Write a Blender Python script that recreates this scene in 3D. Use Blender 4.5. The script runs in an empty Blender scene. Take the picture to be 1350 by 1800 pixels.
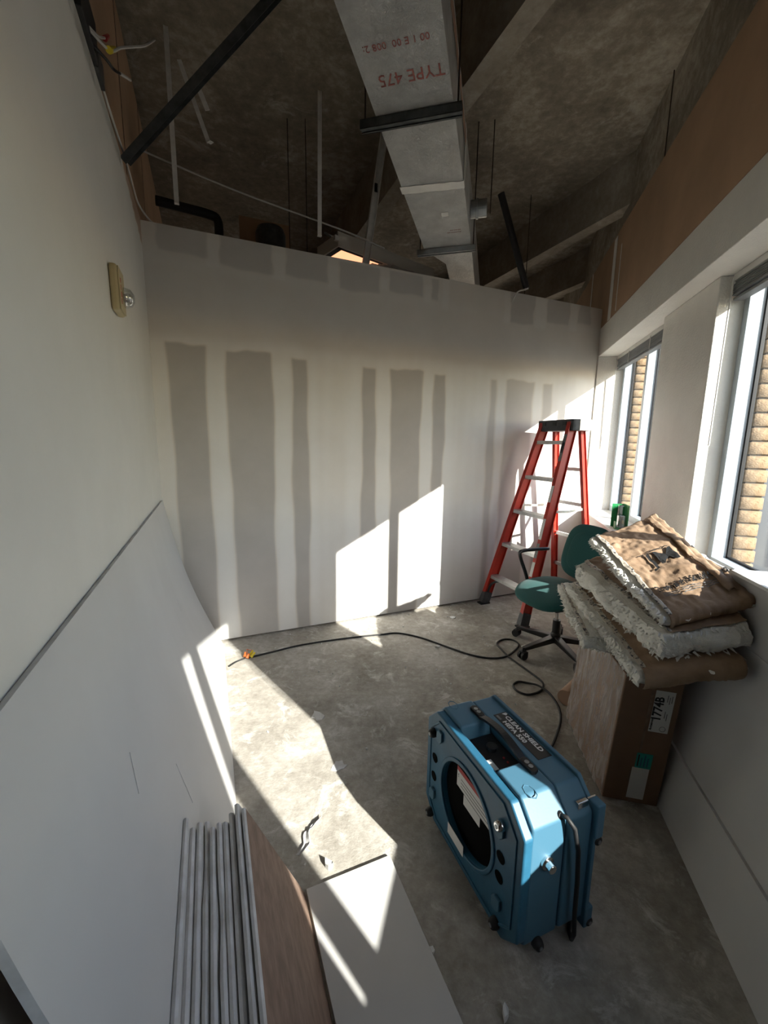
import bpy, bmesh, math, random
import numpy as np
from mathutils import Vector, Matrix, noise
random.seed(7)
S = bpy.context.scene
COL = S.collection

# ------------------------------------------------------------------ camera, sky, sun, exposure
CAM_H = 1.46
PITCH, ROLL = math.radians(9.542), math.radians(-.814)
Fv = Vector((0, math.cos(PITCH), -math.sin(PITCH)))
D0 = Vector((0, -math.sin(PITCH), -math.cos(PITCH)))
R0 = Vector((1, 0, 0))
Rv = R0*math.cos(ROLL) + D0*math.sin(ROLL)
Dv = -R0*math.sin(ROLL) + D0*math.cos(ROLL)
cd = bpy.data.cameras.new('camera')
cd.sensor_fit = 'VERTICAL'; cd.sensor_height = 24.0; cd.sensor_width = 18.0
cd.lens = 24.0*720.5/1800.0
cd.clip_start = .02; cd.clip_end = 300
cam = bpy.data.objects.new('camera', cd); COL.objects.link(cam)
cam.matrix_world = Matrix(((Rv.x, -Dv.x, -Fv.x, 0), (Rv.y, -Dv.y, -Fv.y, 0), (Rv.z, -Dv.z, -Fv.z, CAM_H), (0, 0, 0, 1)))
S.camera = cam
SUN_AZ, SUN_EL = math.radians(-42.14), math.radians(29.85)     # heading of the light, height of the sun
sdir = Vector((math.sin(SUN_AZ)*math.cos(SUN_EL), math.cos(SUN_AZ)*math.cos(SUN_EL), -math.sin(SUN_EL)))
wd = bpy.data.worlds.new('sky'); S.world = wd; wd.use_nodes = True
nt = wd.node_tree; nt.nodes.clear()
sk = nt.nodes.new('ShaderNodeTexSky'); sk.sky_type = 'NISHITA'; sk.sun_disc = False
sk.sun_elevation = SUN_EL; sk.sun_rotation = math.radians(137.9); sk.air_density = 1.0; sk.dust_density = 1.0
bg = nt.nodes.new('ShaderNodeBackground'); bg.inputs['Strength'].default_value = .30
wo = nt.nodes.new('ShaderNodeOutputWorld')
nt.links.new(sk.outputs[0], bg.inputs[0]); nt.links.new(bg.outputs[0], wo.inputs[0])
sl = bpy.data.lights.new('sun', 'SUN'); sl.energy = 9.0; sl.angle = math.radians(.53); sl.color = (1, .95, .87)
so = bpy.data.objects.new('sun', sl); COL.objects.link(so)
so.rotation_euler = sdir.to_track_quat('-Z', 'Y').to_euler(); so.location = (6, -6, 6)
vs = S.view_settings
vs.view_transform = 'Standard'; vs.look = 'None'; vs.exposure = 1.0; vs.gamma = 1.0; vs.use_curve_mapping = False

# ------------------------------------------------------------------ plan frames
def az(a): a = math.radians(a); return Vector((math.sin(a), math.cos(a), 0))
bD = az(67.006)                      # along the end wall, to the right
nD = Vector((-bD.y, bD.x, 0))        # along the left wall, away from the camera
wD = az(14.361)                      # along the window wall, away from the camera
oD = Vector((wD.y, -wD.x, 0))        # out through the windows
K = Vector((-1.477, 2.693, 0)); A = K + bD*3.847
ZU = Vector((0, 0, 1))
ZT, ZC, ZP, ZBR, ZD = 2.752, 2.314, 2.579, 3.27, 3.76
def fB(b, n, z=0): return K + bD*b + nD*n + ZU*z
def fW(w, o, z=0): return A + wD*w + oD*o + ZU*z
def frame(o, ex, ey, ez=ZU): return Matrix(((ex.x, ey.x, ez.x, o.x), (ex.y, ey.y, ez.y, o.y), (ex.z, ey.z, ez.z, o.z), (0, 0, 0, 1)))
MB_ = frame(K, bD, nD)               # x = b, y = n
MW = frame(A, oD, wD)                # x = o, y = w
I4 = Matrix.Identity(4)

# ------------------------------------------------------------------ materials
def _new(name):
    m = bpy.data.materials.new(name); m.use_nodes = True
    n = m.node_tree; n.nodes.clear()
    out = n.nodes.new('ShaderNodeOutputMaterial'); p = n.nodes.new('ShaderNodeBsdfPrincipled')
    n.links.new(p.outputs[0], out.inputs[0]); return m, n, p, out
def _noise(n, scale, detail=4, rough=.6, vec=None, dist=0):
    t = n.nodes.new('ShaderNodeTexNoise'); t.inputs['Scale'].default_value = scale; t.inputs['Detail'].default_value = detail
    t.inputs['Roughness'].default_value = rough; t.inputs['Distortion'].default_value = dist
    if vec: n.links.new(vec, t.inputs['Vector'])
    return t.outputs[0]
def _coord(n, stretch=None):
    c = n.nodes.new('ShaderNodeTexCoord')
    if not stretch: return c.outputs['Object']
    m = n.nodes.new('ShaderNodeMapping'); m.inputs['Scale'].default_value = stretch
    n.links.new(c.outputs['Object'], m.inputs['Vector']); return m.outputs[0]
def _ramp(n, src, stops):
    r = n.nodes.new('ShaderNodeValToRGB'); e = r.color_ramp.elements
    while len(e) < len(stops): e.new(.5)
    for i, (p, c) in enumerate(stops):
        e[i].position = p; e[i].color = (*c, 1) if len(c) == 3 else c
    n.links.new(src, r.inputs[0]); return r.outputs[0]
def _bump(n, p, src, strength, dist=.01):
    b = n.nodes.new('ShaderNodeBump'); b.inputs['Strength'].default_value = strength; b.inputs['Distance'].default_value = dist
    n.links.new(src, b.inputs['Height']); n.links.new(b.outputs[0], p.inputs['Normal'])
def mat(name, col, rough=.6, metal=0, var=.12, scale=8, bump=0, bscale=80, stretch=None, col2=None, spec=.5, lo=.35, hi=.65, bdist=.004, trans=0, sheen=0, detail=4):
    m, n, p, out = _new(name); v = _coord(n, stretch)
    c1 = col2 if col2 else tuple(max(0, c*(1-var*1.5)) for c in col)
    n.links.new(_ramp(n, _noise(n, scale, detail, .6, v), [(lo, c1), (hi, col)]), p.inputs['Base Color'])
    p.inputs['Roughness'].default_value = rough; p.inputs['Metallic'].default_value = metal
    p.inputs['Specular IOR Level'].default_value = spec
    if sheen: p.inputs['Sheen Weight'].default_value = sheen
    if bump: _bump(n, p, _noise(n, bscale, 4, .6, v), bump, bdist)
    return m
def mixnode(n, fac, a, b):
    x = n.nodes.new('ShaderNodeMix'); x.data_type = 'RGBA'
    for i, s in ((0, fac), (6, a), (7, b)):
        if isinstance(s, (int, float)): x.inputs[i].default_value = s
        elif isinstance(s, tuple): x.inputs[i].default_value = (*s, 1)
        else: n.links.new(s, x.inputs[i])
    return x.outputs[2]

M = {}
M['paint'] = mat('wall_paint', (.70, .685, .635), .55, var=.03, scale=2, bump=.12, bscale=160, bdist=.002)
M['paint_tex'] = mat('textured_wall_paint', (.70, .68, .63), .55, var=.05, scale=5, bump=.55, bscale=90, bdist=.006)
M['tan'] = mat('brown_paper_wall', (.40, .255, .155), .8, var=.16, scale=1.8)
M['mud'] = mat('joint_compound', (.72, .70, .66), .8, var=.08, scale=9, bump=.1)
M['gyp_face'] = mat('gypsum_face_paper', (.59, .58, .565), .75, var=.05, scale=1.6, bump=.03, bscale=200)
M['gyp_core'] = mat('gypsum_core', (.62, .61, .59), .9, var=.2, scale=60, bump=.3, bscale=150)
M['gyp_edge'] = mat('gypsum_edge_paper', (.66, .66, .67), .7, var=.25, scale=14, stretch=(1, 1, 1), col2=(.50, .49, .48))
M['gyp_back'] = mat('gypsum_back_paper', (.27, .182, .135), .8, var=.2, scale=5, col2=(.185, .120, .088), stretch=(3, 3, 9))
M['metal'] = mat('galvanised_steel', (.42, .45, .47), .42, 1.0, var=.15, scale=12)
M['metal_dark'] = mat('dark_painted_steel', (.10, .108, .11), .42, .6, var=.3, scale=20)
M['alu'] = mat('aluminium', (.66, .66, .65), .38, .9, var=.12, scale=30, bump=.05)
M['chrome'] = mat('bright_metal', (.8, .8, .8), .15, 1.0, var=.05)
M['black'] = mat('black_plastic', (.012, .012, .013), .4, var=.3, scale=30)
M['void'] = mat('dark_mesh', (.006, .006, .006), .95, var=.3, scale=200, spec=.05)
M['rubber'] = mat('black_rubber', (.015, .015, .016), .6, var=.3, scale=40)
M['red'] = mat('red_fibreglass', (.56, .035, .018), .42, var=.18, scale=6)
M['cap_grey'] = mat('dark_grey_plastic', (.075, .08, .085), .55, var=.25, scale=30)
M['teal'] = mat('teal_fabric', (.007, .085, .082), .9, var=.15, scale=250, bump=.15, bscale=400, bdist=.001, sheen=.1)
M['blue'] = mat('blue_plastic', (.022, .118, .205), .45, var=.10, scale=25, bump=.08, bscale=300, bdist=.001)
M['blue_dusty'] = mat('dusty_blue_plastic', (.020, .108, .190), .5, col2=(.055, .150, .225), scale=9, lo=.78, hi=.45, bump=.05, bscale=200, detail=7)
M['white_print'] = mat('white_label', (.72, .72, .70), .6, var=.05)
M['red_print'] = mat('red_print', (.42, .03, .03), .6, var=.1)
M['red_faded'] = mat('faded_red_ink', (.36, .10, .08), .6, var=.4, scale=60)
M['black_print'] = mat('black_print', (.014, .014, .014), .6, var=.1)
M['grey_print'] = mat('grey_print', (.22, .22, .22), .6, var=.3, scale=80)
M['card'] = mat('cardboard', (.235, .140, .088), .8, var=.1, scale=6, bump=.03)
M['tealprint'] = mat('teal_print', (.02, .33, .28), .6, var=.08)
M['tube'] = mat('cardboard_tube', (.42, .27, .19), .8, var=.08)
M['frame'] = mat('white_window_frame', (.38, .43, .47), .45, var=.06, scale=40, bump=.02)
M['gasket'] = mat('black_gasket', (.01, .01, .011), .6, var=.1)
M['slat'] = mat('grey_blind_slat', (.20, .205, .21), .5, var=.1)
M['rail'] = mat('blind_head_rail', (.55, .54, .51), .5, var=.05)
M['brick'] = mat('tan_brick', (.27, .185, .105), .9, var=.2, scale=40, col2=(.19, .125, .068), bump=.5, bscale=120, bdist=.006, lo=.38, hi=.55)
M['mortar'] = mat('mortar', (.12, .09, .06), .95, var=.15, scale=50, bump=.3)
M['asphalt'] = mat('paving', (.075, .072, .066), .95, var=.3, scale=60, bump=.2)
M['wood_core'] = mat('old_orange_lens', (.8, .4, .25), .5, var=.1)
M['paper'] = mat('kraft_paper', (.33, .222, .140), .75, var=.16, scale=14, bump=.35, bscale=38, bdist=.008, col2=(.25, .16, .095))
M['fluff'] = mat('white_glass_wool', (.92, .90, .835), .95, var=.04, scale=22, bump=.6, bscale=110, bdist=.01, sheen=.2, stretch=(1, 1, 2.5), detail=7)
M['tape'] = mat('black_printed_tape', (.04, .04, .045), .5, var=.3, scale=60, col2=(.45, .40, .33), lo=.56, hi=.5)
M['orange'] = mat('orange_plastic', (.75, .16, .03), .5, var=.1)
M['yellow'] = mat('yellow_plastic', (.72, .55, .03), .5, var=.1)
M['wire_white'] = mat('white_wire', (.5, .48, .45), .6, var=.1)
M['cream'] = mat('cream_plastic', (.48, .40, .23), .5, var=.05)
M['green'] = mat('green_card', (.02, .30, .09), .5, var=.1)
M['strip'] = mat('light_steel_strip', (.74, .73, .70), .5, .0, var=.12, scale=20)
M['rust'] = mat('rusty_rod', (.07, .05, .04), .7, .3, var=.3)

def concrete(name, stops, s1, s2, bump, bs, stretch=None, dust=None):
    m, n, p, out = _new(name); v = _coord(n, stretch)
    a = _noise(n, s1, 8, .65, v, .4); b = _noise(n, s2, 6, .7, v, .2)
    x = n.nodes.new('ShaderNodeMath'); x.operation = 'MULTIPLY_ADD'; x.inputs[1].default_value = .6
    n.links.new(a, x.inputs[0])
    y = n.nodes.new('ShaderNodeMath'); y.operation = 'MULTIPLY'; y.inputs[1].default_value = .4
    n.links.new(b, y.inputs[0]); n.links.new(y.outputs[0], x.inputs[2])
    c = _ramp(n, x.outputs[0], stops)
    if dust:
        f = _ramp(n, _noise(n, dust[1], 7, .75, v, .6), [(dust[2], (0, 0, 0)), (dust[3], (1, 1, 1))])
        c = mixnode(n, f, c, dust[0])
    n.links.new(c, p.inputs['Base Color']); p.inputs['Roughness'].default_value = .85
    _bump(n, p, _noise(n, bs, 6, .7, v), bump, .006)
    return m
M['floor'] = concrete('concrete_floor', [(.34, (.225, .200, .168)), (.5, (.37, .342, .298)), (.64, (.52, .495, .455))], 2.2, 26, .5, 70, None, ((.66, .645, .61), 6.5, .54, .70))
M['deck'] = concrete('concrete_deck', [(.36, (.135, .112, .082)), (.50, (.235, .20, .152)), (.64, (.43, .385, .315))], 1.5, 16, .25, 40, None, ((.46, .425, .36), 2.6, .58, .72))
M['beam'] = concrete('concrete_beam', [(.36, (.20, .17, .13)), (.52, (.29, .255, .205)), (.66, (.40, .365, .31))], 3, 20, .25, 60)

def glass_mat():
    m, n, p, out = _new('window_glass'); n.nodes.remove(p)
    t = n.nodes.new('ShaderNodeBsdfTransparent'); t.inputs[0].default_value = (.95, .97, .97, 1)
    g = n.nodes.new('ShaderNodeBsdfGlossy'); g.inputs['Roughness'].default_value = .01
    mx = n.nodes.new('ShaderNodeMixShader'); mx.inputs[0].default_value = .05
    n.links.new(t.outputs[0], mx.inputs[1]); n.links.new(g.outputs[0], mx.inputs[2]); n.links.new(mx.outputs[0], out.inputs[0])
    return m
M['glass'] = glass_mat()
def wrap_mat():
    m, n, p, out = _new('stretch_wrap'); n.nodes.remove(p); c0 = n.nodes.new('ShaderNodeTexCoord'); mp = n.nodes.new('ShaderNodeMapping')
    mp.inputs['Rotation'].default_value = (math.radians(38), 0, 0); mp.inputs['Scale'].default_value = (4, 7, 1.4)
    n.links.new(c0.outputs['Object'], mp.inputs['Vector']); v = mp.outputs[0]
    t = n.nodes.new('ShaderNodeBsdfTransparent'); g = n.nodes.new('ShaderNodeBsdfGlossy'); g.inputs['Roughness'].default_value = .28
    d = n.nodes.new('ShaderNodeBsdfDiffuse'); d.inputs[0].default_value = (.75, .70, .68, 1)
    b = n.nodes.new('ShaderNodeBump'); b.inputs['Strength'].default_value = 1; b.inputs['Distance'].default_value = .03
    n.links.new(_noise(n, 3.2, 5, .6, v, 1.0), b.inputs['Height'])
    n.links.new(b.outputs[0], g.inputs['Normal']); n.links.new(b.outputs[0], d.inputs['Normal'])
    m1 = n.nodes.new('ShaderNodeMixShader'); m1.inputs[0].default_value = .55
    n.links.new(d.outputs[0], m1.inputs[1]); n.links.new(g.outputs[0], m1.inputs[2])
    m2 = n.nodes.new('ShaderNodeMixShader')
    n.links.new(_ramp(n, _noise(n, 5, 5, .65, v, .8), [(.35, (.16, .16, .16)), (.7, (.55, .55, .55))]), m2.inputs[0])
    n.links.new(t.outputs[0], m2.inputs[1]); n.links.new(m1.outputs[0], m2.inputs[2]); n.links.new(m2.outputs[0], out.inputs[0])
    return m
M['wrap'] = wrap_mat()
def foil_mat():
    m, n, p, out = _new('duct_foil'); v = _coord(n)
    p.inputs['Metallic'].default_value = .35; p.inputs['Roughness'].default_value = .33
    n.links.new(_ramp(n, _noise(n, 7, 6, .6, v), [(.35, (.60, .60, .59)), (.65, (.80, .80, .79))]), p.inputs['Base Color'])
    _bump(n, p, _noise(n, 42, 6, .7, v, 1.5), 1.0, .022); return m
M['foil'] = foil_mat()
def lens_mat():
    m, n, p, out = _new('orange_glow_lens')
    p.inputs['Base Color'].default_value = (.8, .5, .35, 1); p.inputs['Emission Color'].default_value = (1, .42, .22, 1); p.inputs['Emission Strength'].default_value = .8  # emission stands in for sunlight caught on the orange lens
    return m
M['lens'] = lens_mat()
def clear_mat():
    m, n, p, out = _new('clear_plastic'); n.nodes.remove(p)
    t = n.nodes.new('ShaderNodeBsdfTransparent'); t.inputs[0].default_value = (.86, .88, .88, 1)
    g = n.nodes.new('ShaderNodeBsdfGlossy'); g.inputs['Roughness'].default_value = .08
    mx = n.nodes.new('ShaderNodeMixShader'); mx.inputs[0].default_value = .3
    n.links.new(t.outputs[0], mx.inputs[1]); n.links.new(g.outputs[0], mx.inputs[2]); n.links.new(mx.outputs[0], out.inputs[0]); return m
M['clear'] = clear_mat()
def attr_mat(name, stops, rough=.8, bump=.1):
    m, n, p, out = _new(name); v = _coord(n)
    a = n.nodes.new('ShaderNodeAttribute'); a.attribute_name = 'coat'
    c = _ramp(n, a.outputs['Fac'], stops)
    c2 = mixnode(n, .12, c, _ramp(n, _noise(n, 3.5, 6, .6, v), [(.3, (.35, .34, .32)), (.7, (.75, .74, .72))]))
    n.links.new(c2, p.inputs['Base Color']); p.inputs['Roughness'].default_value = rough
    _bump(n, p, _noise(n, 120, 4, .6, v), bump, .003); return m
M['taped'] = attr_mat('taped_drywall', [(0, (.435, .412, .388)), (.45, (.66, .618, .56)), (1, (.79, .78, .755))])
M['left_paint'] = attr_mat('painted_wall_with_bare_edge', [(0, (.42, .28, .19)), (.5, (.62, .56, .46)), (1, (.70, .685, .635))], .55, .08)

# ------------------------------------------------------------------ mesh builder
class MB:
    def __init__(s): s.v = []; s.f = []; s.m = []
    def add(s, vs, fs, T=I4, mi=0):
        k = len(s.v); s.v += [T @ Vector(p) for p in vs]; s.f += [tuple(i+k for i in f) for f in fs]; s.m += [mi]*len(fs); return s
    def box(s, x0, x1, y0, y1, z0, z1, T=I4, mi=0):
        vs = [(x, y, z) for z in (z0, z1) for y in (y0, y1) for x in (x0, x1)]
        return s.add(vs, [(0, 2, 3, 1), (4, 5, 7, 6), (0, 1, 5, 4), (2, 6, 7, 3), (0, 4, 6, 2), (1, 3, 7, 5)], T, mi)
    def prism(s, poly, z0, z1, T=I4, mi=0):
        n = len(poly); vs = [(x, y, z0) for x, y in poly]+[(x, y, z1) for x, y in poly]
        return s.add(vs, [tuple(range(n))[::-1], tuple(range(n, 2*n))]+[(i, (i+1) % n, n+(i+1) % n, n+i) for i in range(n)], T, mi)
    def hexa(s, p8, mi=0):           # bottom ring of 4, top ring of 4
        return s.add(p8, [(3, 2, 1, 0), (4, 5, 6, 7), (0, 1, 5, 4), (1, 2, 6, 5), (2, 3, 7, 6), (3, 0, 4, 7)], I4, mi)
    def bar(s, p, q, w, h, up=ZU, w2=None, h2=None, mi=0):
        p, q = Vector(p), Vector(q); d = (q-p).normalized(); u = up - d*up.dot(d)
        if u.length < 1e-4: u = Vector((1, 0, 0)) - d*d.x
        u.normalize(); r = d.cross(u); w2 = w if w2 is None else w2; h2 = h if h2 is None else h2
        ring = lambda c, a, b: [c-r*a/2-u*b/2, c+r*a/2-u*b/2, c+r*a/2+u*b/2, c-r*a/2+u*b/2]
        return s.hexa(ring(p, w, h)+ring(q, w2, h2), mi)
    def tube(s, pts, r, seg=8, mi=0, closed=False):
        pts = [Vector(p) for p in pts]; n = len(pts); k = len(s.v); u = None
        rs = r if isinstance(r, (list, tuple)) else [r]*n
        for i, p in enumerate(pts):
            d = (pts[min(i+1, n-1)]-pts[max(i-1, 0)]).normalized()
            if u is None: u = d.orthogonal().normalized()
            u = (u-d*u.dot(d)); u = u.normalized() if u.length > 1e-6 else d.orthogonal().normalized(); w = d.cross(u)
            for j in range(seg):
                a = 2*math.pi*j/seg; s.v.append(p+(u*math.cos(a)+w*math.sin(a))*rs[i])
        for i in range(n-1):
            for j in range(seg):
                s.f.append((k+i*seg+j, k+i*seg+(j+1) % seg, k+(i+1)*seg+(j+1) % seg, k+(i+1)*seg+j)); s.m.append(mi)
        s.f.append(tuple(k+j for j in range(seg))[::-1]); s.f.append(tuple(k+(n-1)*seg+j for j in range(seg))); s.m += [mi, mi]
        return s
    def cyl(s, p, q, r, seg=20, mi=0, r2=None): return s.tube([p, q], [r, r if r2 is None else r2], seg, mi)
    def lathe(s, prof, T=I4, seg=24, mi=0):       # prof (r, z) about local z
        k = len(s.v); n = len(prof)
        for r, z in prof:
            for j in range(seg):
                a = 2*math.pi*j/seg; s.v.append(T @ Vector((r*math.cos(a), r*math.sin(a), z)))
        for i in range(n-1):
            for j in range(seg):
                s.f.append((k+i*seg+j, k+i*seg+(j+1) % seg, k+(i+1)*seg+(j+1) % seg, k+(i+1)*seg+j)); s.m.append(mi)
        s.f.append(tuple(k+j for j in range(seg))[::-1]); s.f.append(tuple(k+(n-1)*seg+j for j in range(seg))); s.m += [mi, mi]
        return s
    def grid(s, fn, nu, nv, mi=0):
        k = len(s.v)
        for j in range(nv+1):
            for i in range(nu+1): s.v.append(Vector(fn(i/nu, j/nv)))
        for j in range(nv):
            for i in range(nu):
                a = k+j*(nu+1)+i; s.f.append((a, a+1, a+nu+2, a+nu+1)); s.m.append(mi)
        return s
    def holed(s, outer, hole, y0, y1, T):         # plate in local xz with a hole, thick in y
        bm = bmesh.new()
        for loop in (outer, hole):
            vs = [bm.verts.new((x, y0, z)) for x, z in loop]
            for i in range(len(vs)): bm.edges.new((vs[i], vs[(i+1) % len(vs)]))
        bmesh.ops.triangle_fill(bm, edges=bm.edges[:], use_beauty=True)
        ret = bmesh.ops.extrude_face_region(bm, geom=bm.faces[:])
        for e in ret['geom']:
            if isinstance(e, bmesh.types.BMVert): e.co.y = y1
        bmesh.ops.recalc_face_normals(bm, faces=bm.faces[:]); bm.verts.index_update()
        s.add([v.co[:] for v in bm.verts], [tuple(v.index for v in f.verts) for f in bm.faces], T); bm.free(); return s
    def build(s, name, mats, parent=None, origin=None, smooth=False, bevel=0, seg=2, solid=0, recalc=True):
        root = parent
        while root is not None and root.parent is not None: root = root.parent
        base = Vector(root.location) if root is not None else Vector(origin if origin is not None else (0, 0, 0))
        me = bpy.data.meshes.new(name); me.from_pydata([p-base for p in s.v], [], s.f)
        for m in (mats if isinstance(mats, (list, tuple)) else [mats]): me.materials.append(M[m])
        me.polygons.foreach_set('material_index', s.m)
        if recalc:
            bm = bmesh.new(); bm.from_mesh(me); bmesh.ops.recalc_face_normals(bm, faces=bm.faces[:]); bm.to_mesh(me); bm.free()
        if smooth: me.polygons.foreach_set('use_smooth', [True]*len(me.polygons))
        me.update()
        o = bpy.data.objects.new(name, me); COL.objects.link(o)
        if parent is not None: o.parent = parent
        else: o.location = base
        if solid:
            q = o.modifiers.new('thick', 'SOLIDIFY'); q.thickness = solid; q.offset = 0
        if bevel:
            q = o.modifiers.new('bevel', 'BEVEL'); q.width = bevel; q.segments = seg; q.limit_method = 'ANGLE'; q.angle_limit = math.radians(35)
            for pl in me.polygons: pl.use_smooth = True
            q.harden_normals = True
        return o
def tag(o, label, cat, group=None):
    o['label'] = label; o['category'] = cat
    if group: o['group'] = group
    return o
def struct(o, label=None, cat=None):
    o['kind'] = 'structure'
    if label: o['label'] = label
    if cat: o['category'] = cat
    return o
def thing(name, label, cat, loc, group=None):
    o = bpy.data.objects.new(name, None); o.empty_display_size = .05; COL.objects.link(o); o.location = loc
    return tag(o, label, cat, group)
def text(s, size, T, m, parent, name='lettering', extrude=.0006, sx=1.0, bold=0, align='LEFT', space=1.0):
    c = bpy.data.curves.new('t', 'FONT'); c.body = s; c.size = size; c.extrude = extrude; c.offset = bold; c.align_x = align; c.space_character = space
    c.resolution_u = 2
    o = bpy.data.objects.new('t', c); me = bpy.data.meshes.new_from_object(o); bpy.data.objects.remove(o); bpy.data.curves.remove(c)
    b = MB(); b.add([(v.co.x*sx, v.co.y, v.co.z) for v in me.vertices], [tuple(p.vertices) for p in me.polygons], T); bpy.data.meshes.remove(me)
    return b.build(name, m, parent, recalc=False)
def nz(p, sc=1.0, seed=0): return noise.noise(Vector(p)*sc+Vector((seed*7.3, seed*3.1, seed)))
def smoothstep(a, b, x): t = np.clip((x-a)/(b-a), 0, 1); return t*t*(3-2*t)

# ------------------------------------------------------------------ the room
def inter_b(n, o):                    # b on the line n = const where it meets the window wall at depth o
    p = fB(0, n); q = A+oD*o-p; return q.dot(oD)/bD.dot(oD)
PLAN = [fB(-3.4, -6.6), fB(inter_b(-6.6, .34), -6.6), fB(inter_b(5.3, .34), 5.3), fB(-3.4, 5.3)]
PLAN = [(p.x, p.y) for p in PLAN]
struct(MB().prism(PLAN, -.15, 0).build('floor', 'floor', origin=(0, 0, 0)), 'bare grey concrete floor with white plaster dust', 'floor')
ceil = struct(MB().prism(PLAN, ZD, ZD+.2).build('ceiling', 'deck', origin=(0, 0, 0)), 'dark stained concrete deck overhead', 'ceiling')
def n_meet(b):
    p = fB(b, 0); q = A+oD*.02-p; return q.dot(oD)/nD.dot(oD)
for b0, wdt in ((1.70, .12), (3.55, .13), (4.55, .13), (5.6, .13), (-.35, .12), (-2.2, .12)):
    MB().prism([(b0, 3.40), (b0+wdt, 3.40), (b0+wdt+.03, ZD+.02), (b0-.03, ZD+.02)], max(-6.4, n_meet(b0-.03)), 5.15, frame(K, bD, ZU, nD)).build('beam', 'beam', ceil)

# end wall: fine grid with the mud coats as an attribute
def coat_back(b, z):
    rng = np.random.default_rng(3)
    def wob(x, f, a, ph): return a*(np.sin(x*f+ph)+.6*np.sin(x*f*2.3+ph*1.7)+.4*np.sin(x*f*5.1+ph*.6))
    c = np.full_like(b, .45)
    low = smoothstep(2.16, 2.07, z + wob(b, 5, .010, 1))
    c = c*(1-low) + .80*low
    streak = .035*np.sin(b*26+np.sin(z*1.3)*.8)*np.sin(b*3.7)+.025*np.sin(b*61+2+np.sin(z*2.1))
    c += low*streak
    P = [(.092, .318, 2.068), (.443, .738, 2.062), (.872, .988, 2.050), (1.405, 1.528, 2.030), (1.647, 1.924, 2.032), (2.035, 2.143, 2.024), (2.59, 2.669, 2.026), (2.762, 3.084, 2.027), (3.19, 3.296, 2.03)]
    for i, (x0, x1, zt) in enumerate(P):
        e0 = x0+wob(z, 2.1+i*.3, .008, i); e1 = x1+wob(z, 1.7+i*.4, .008, i+3); et = zt+wob(b, 9, .008, i)
        s_ = .012 if i < 6 else .02
        mk = smoothstep(e0-s_, e0+s_, b)*smoothstep(e1+s_, e1-s_, b)*smoothstep(et+.012, et-.012, z)
        dark = .02 if i < 6 else .18
        c = c*(1-mk)+dark*mk
    # whiter feathered edges between the double strips
    for x0, x1, a in ((.33, .43, .18), (.75, .865, .18), (1.0, 1.06, .14), (1.27, 1.39, .14), (1.54, 1.64, .2), (1.93, 2.03, .2), (2.15, 2.22, .12), (2.68, 2.75, .12), (3.1, 3.18, .12)):
        c += a*smoothstep(x0-.03, x0+.02, b)*smoothstep(x1+.03, x1-.02, b)*smoothstep(2.1, 1.9, z)
    T = [(.086, .354, 2.598), (.439, .758, 2.578), (.852, 1.146, 2.573), (1.229, 1.546, 2.563), (1.62, 1.915, 2.585), (1.983, 2.055, 2.595), (2.763, 3.022, 2.517), (3.172, 3.43, 2.544), (3.548, 3.698, 2.599)]
    for i, (x0, x1, zb) in enumerate(T):
        e0 = x0+wob(z, 11, .008, i); e1 = x1+wob(z, 9, .010, i+2); eb = zb+wob(b, 6, .009, i)
        zt = 2.80 if i not in (3, 4, 5) else 2.745
        mk = smoothstep(e0-.008, e0+.010, b)*smoothstep(e1+.008, e1-.010, b)*smoothstep(eb-.01, eb+.01, z)*smoothstep(zt, zt-.015, z)
        c = c*(1-mk)+.13*mk
    for x0, x1, z0, z1 in ((.36, .43, 2.56, 2.72), (.765, .84, 2.55, 2.71), (1.155, 1.22, 2.55, 2.70), (1.55, 1.61, 2.60, 2.68), (1.925, 1.975, 2.56, 2.68), (2.09, 2.14, 2.53, 2.75), (2.70, 2.755, 2.50, 2.74), (3.04, 3.16, 2.50, 2.74), (3.45, 3.53, 2.52, 2.75)):
        c += .16*smoothstep(x0-.02, x0+.01, b+wob(z, 20, .004, x0))*smoothstep(x1+.02, x1-.01, b)*smoothstep(z0-.02, z0+.01, z)*smoothstep(z1+.012, z1-.012, z)
    c += .05*smoothstep(2.50, 2.55, z)*smoothstep(2.60, 2.55, z)
    return np.clip(c, 0, 1)
def coat_left(n, z):
    lim = np.where(n < -.60, 2.80, 2.755+(n+.60)*(-.245)) + .004*np.sin(n*31)
    c = smoothstep(lim+.004, lim-.006, z)
    return np.clip(c, 0, 1)
def slab_with_attr(name, mname, T, x0, x1, z0, z1, thick, step, fn):
    nu, nv = int(round((x1-x0)/step)), int(round((z1-z0)/step))
    xs = np.linspace(x0, x1, nu+1); zs = np.linspace(z0, z1, nv+1); X, Z = np.meshgrid(xs, zs)
    mb = MB(); mb.grid(lambda u, v: T @ Vector((x0+(x1-x0)*u, 0, z0+(z1-z0)*v)), nu, nv)
    k = len(mb.v)
    vs = [(x0, 0, z0), (x1, 0, z0), (x1, thick, z0), (x0, thick, z0), (x0, 0, z1), (x1, 0, z1), (x1, thick, z1), (x0, thick, z1)]
    mb.add(vs, [(3, 2, 1, 0), (4, 5, 6, 7), (1, 2, 6, 5), (2, 3, 7, 6), (3, 0, 4, 7)], T)
    o = mb.build(name, mname, origin=(0, 0, 0), recalc=False)
    at = o.data.attributes.new('coat', 'FLOAT', 'POINT'); c = np.full(len(mb.v), .45, 'f'); c[:k] = fn(X, Z).ravel(); at.data.foreach_set('value', c)
    return o
struct(slab_with_attr('wall_back', 'taped', frame(K, bD, nD), -.1, 3.95, .014, ZT, .10, .01, coat_back), 'end wall of grey drywall with white vertical bands of joint compound', 'wall')
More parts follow.
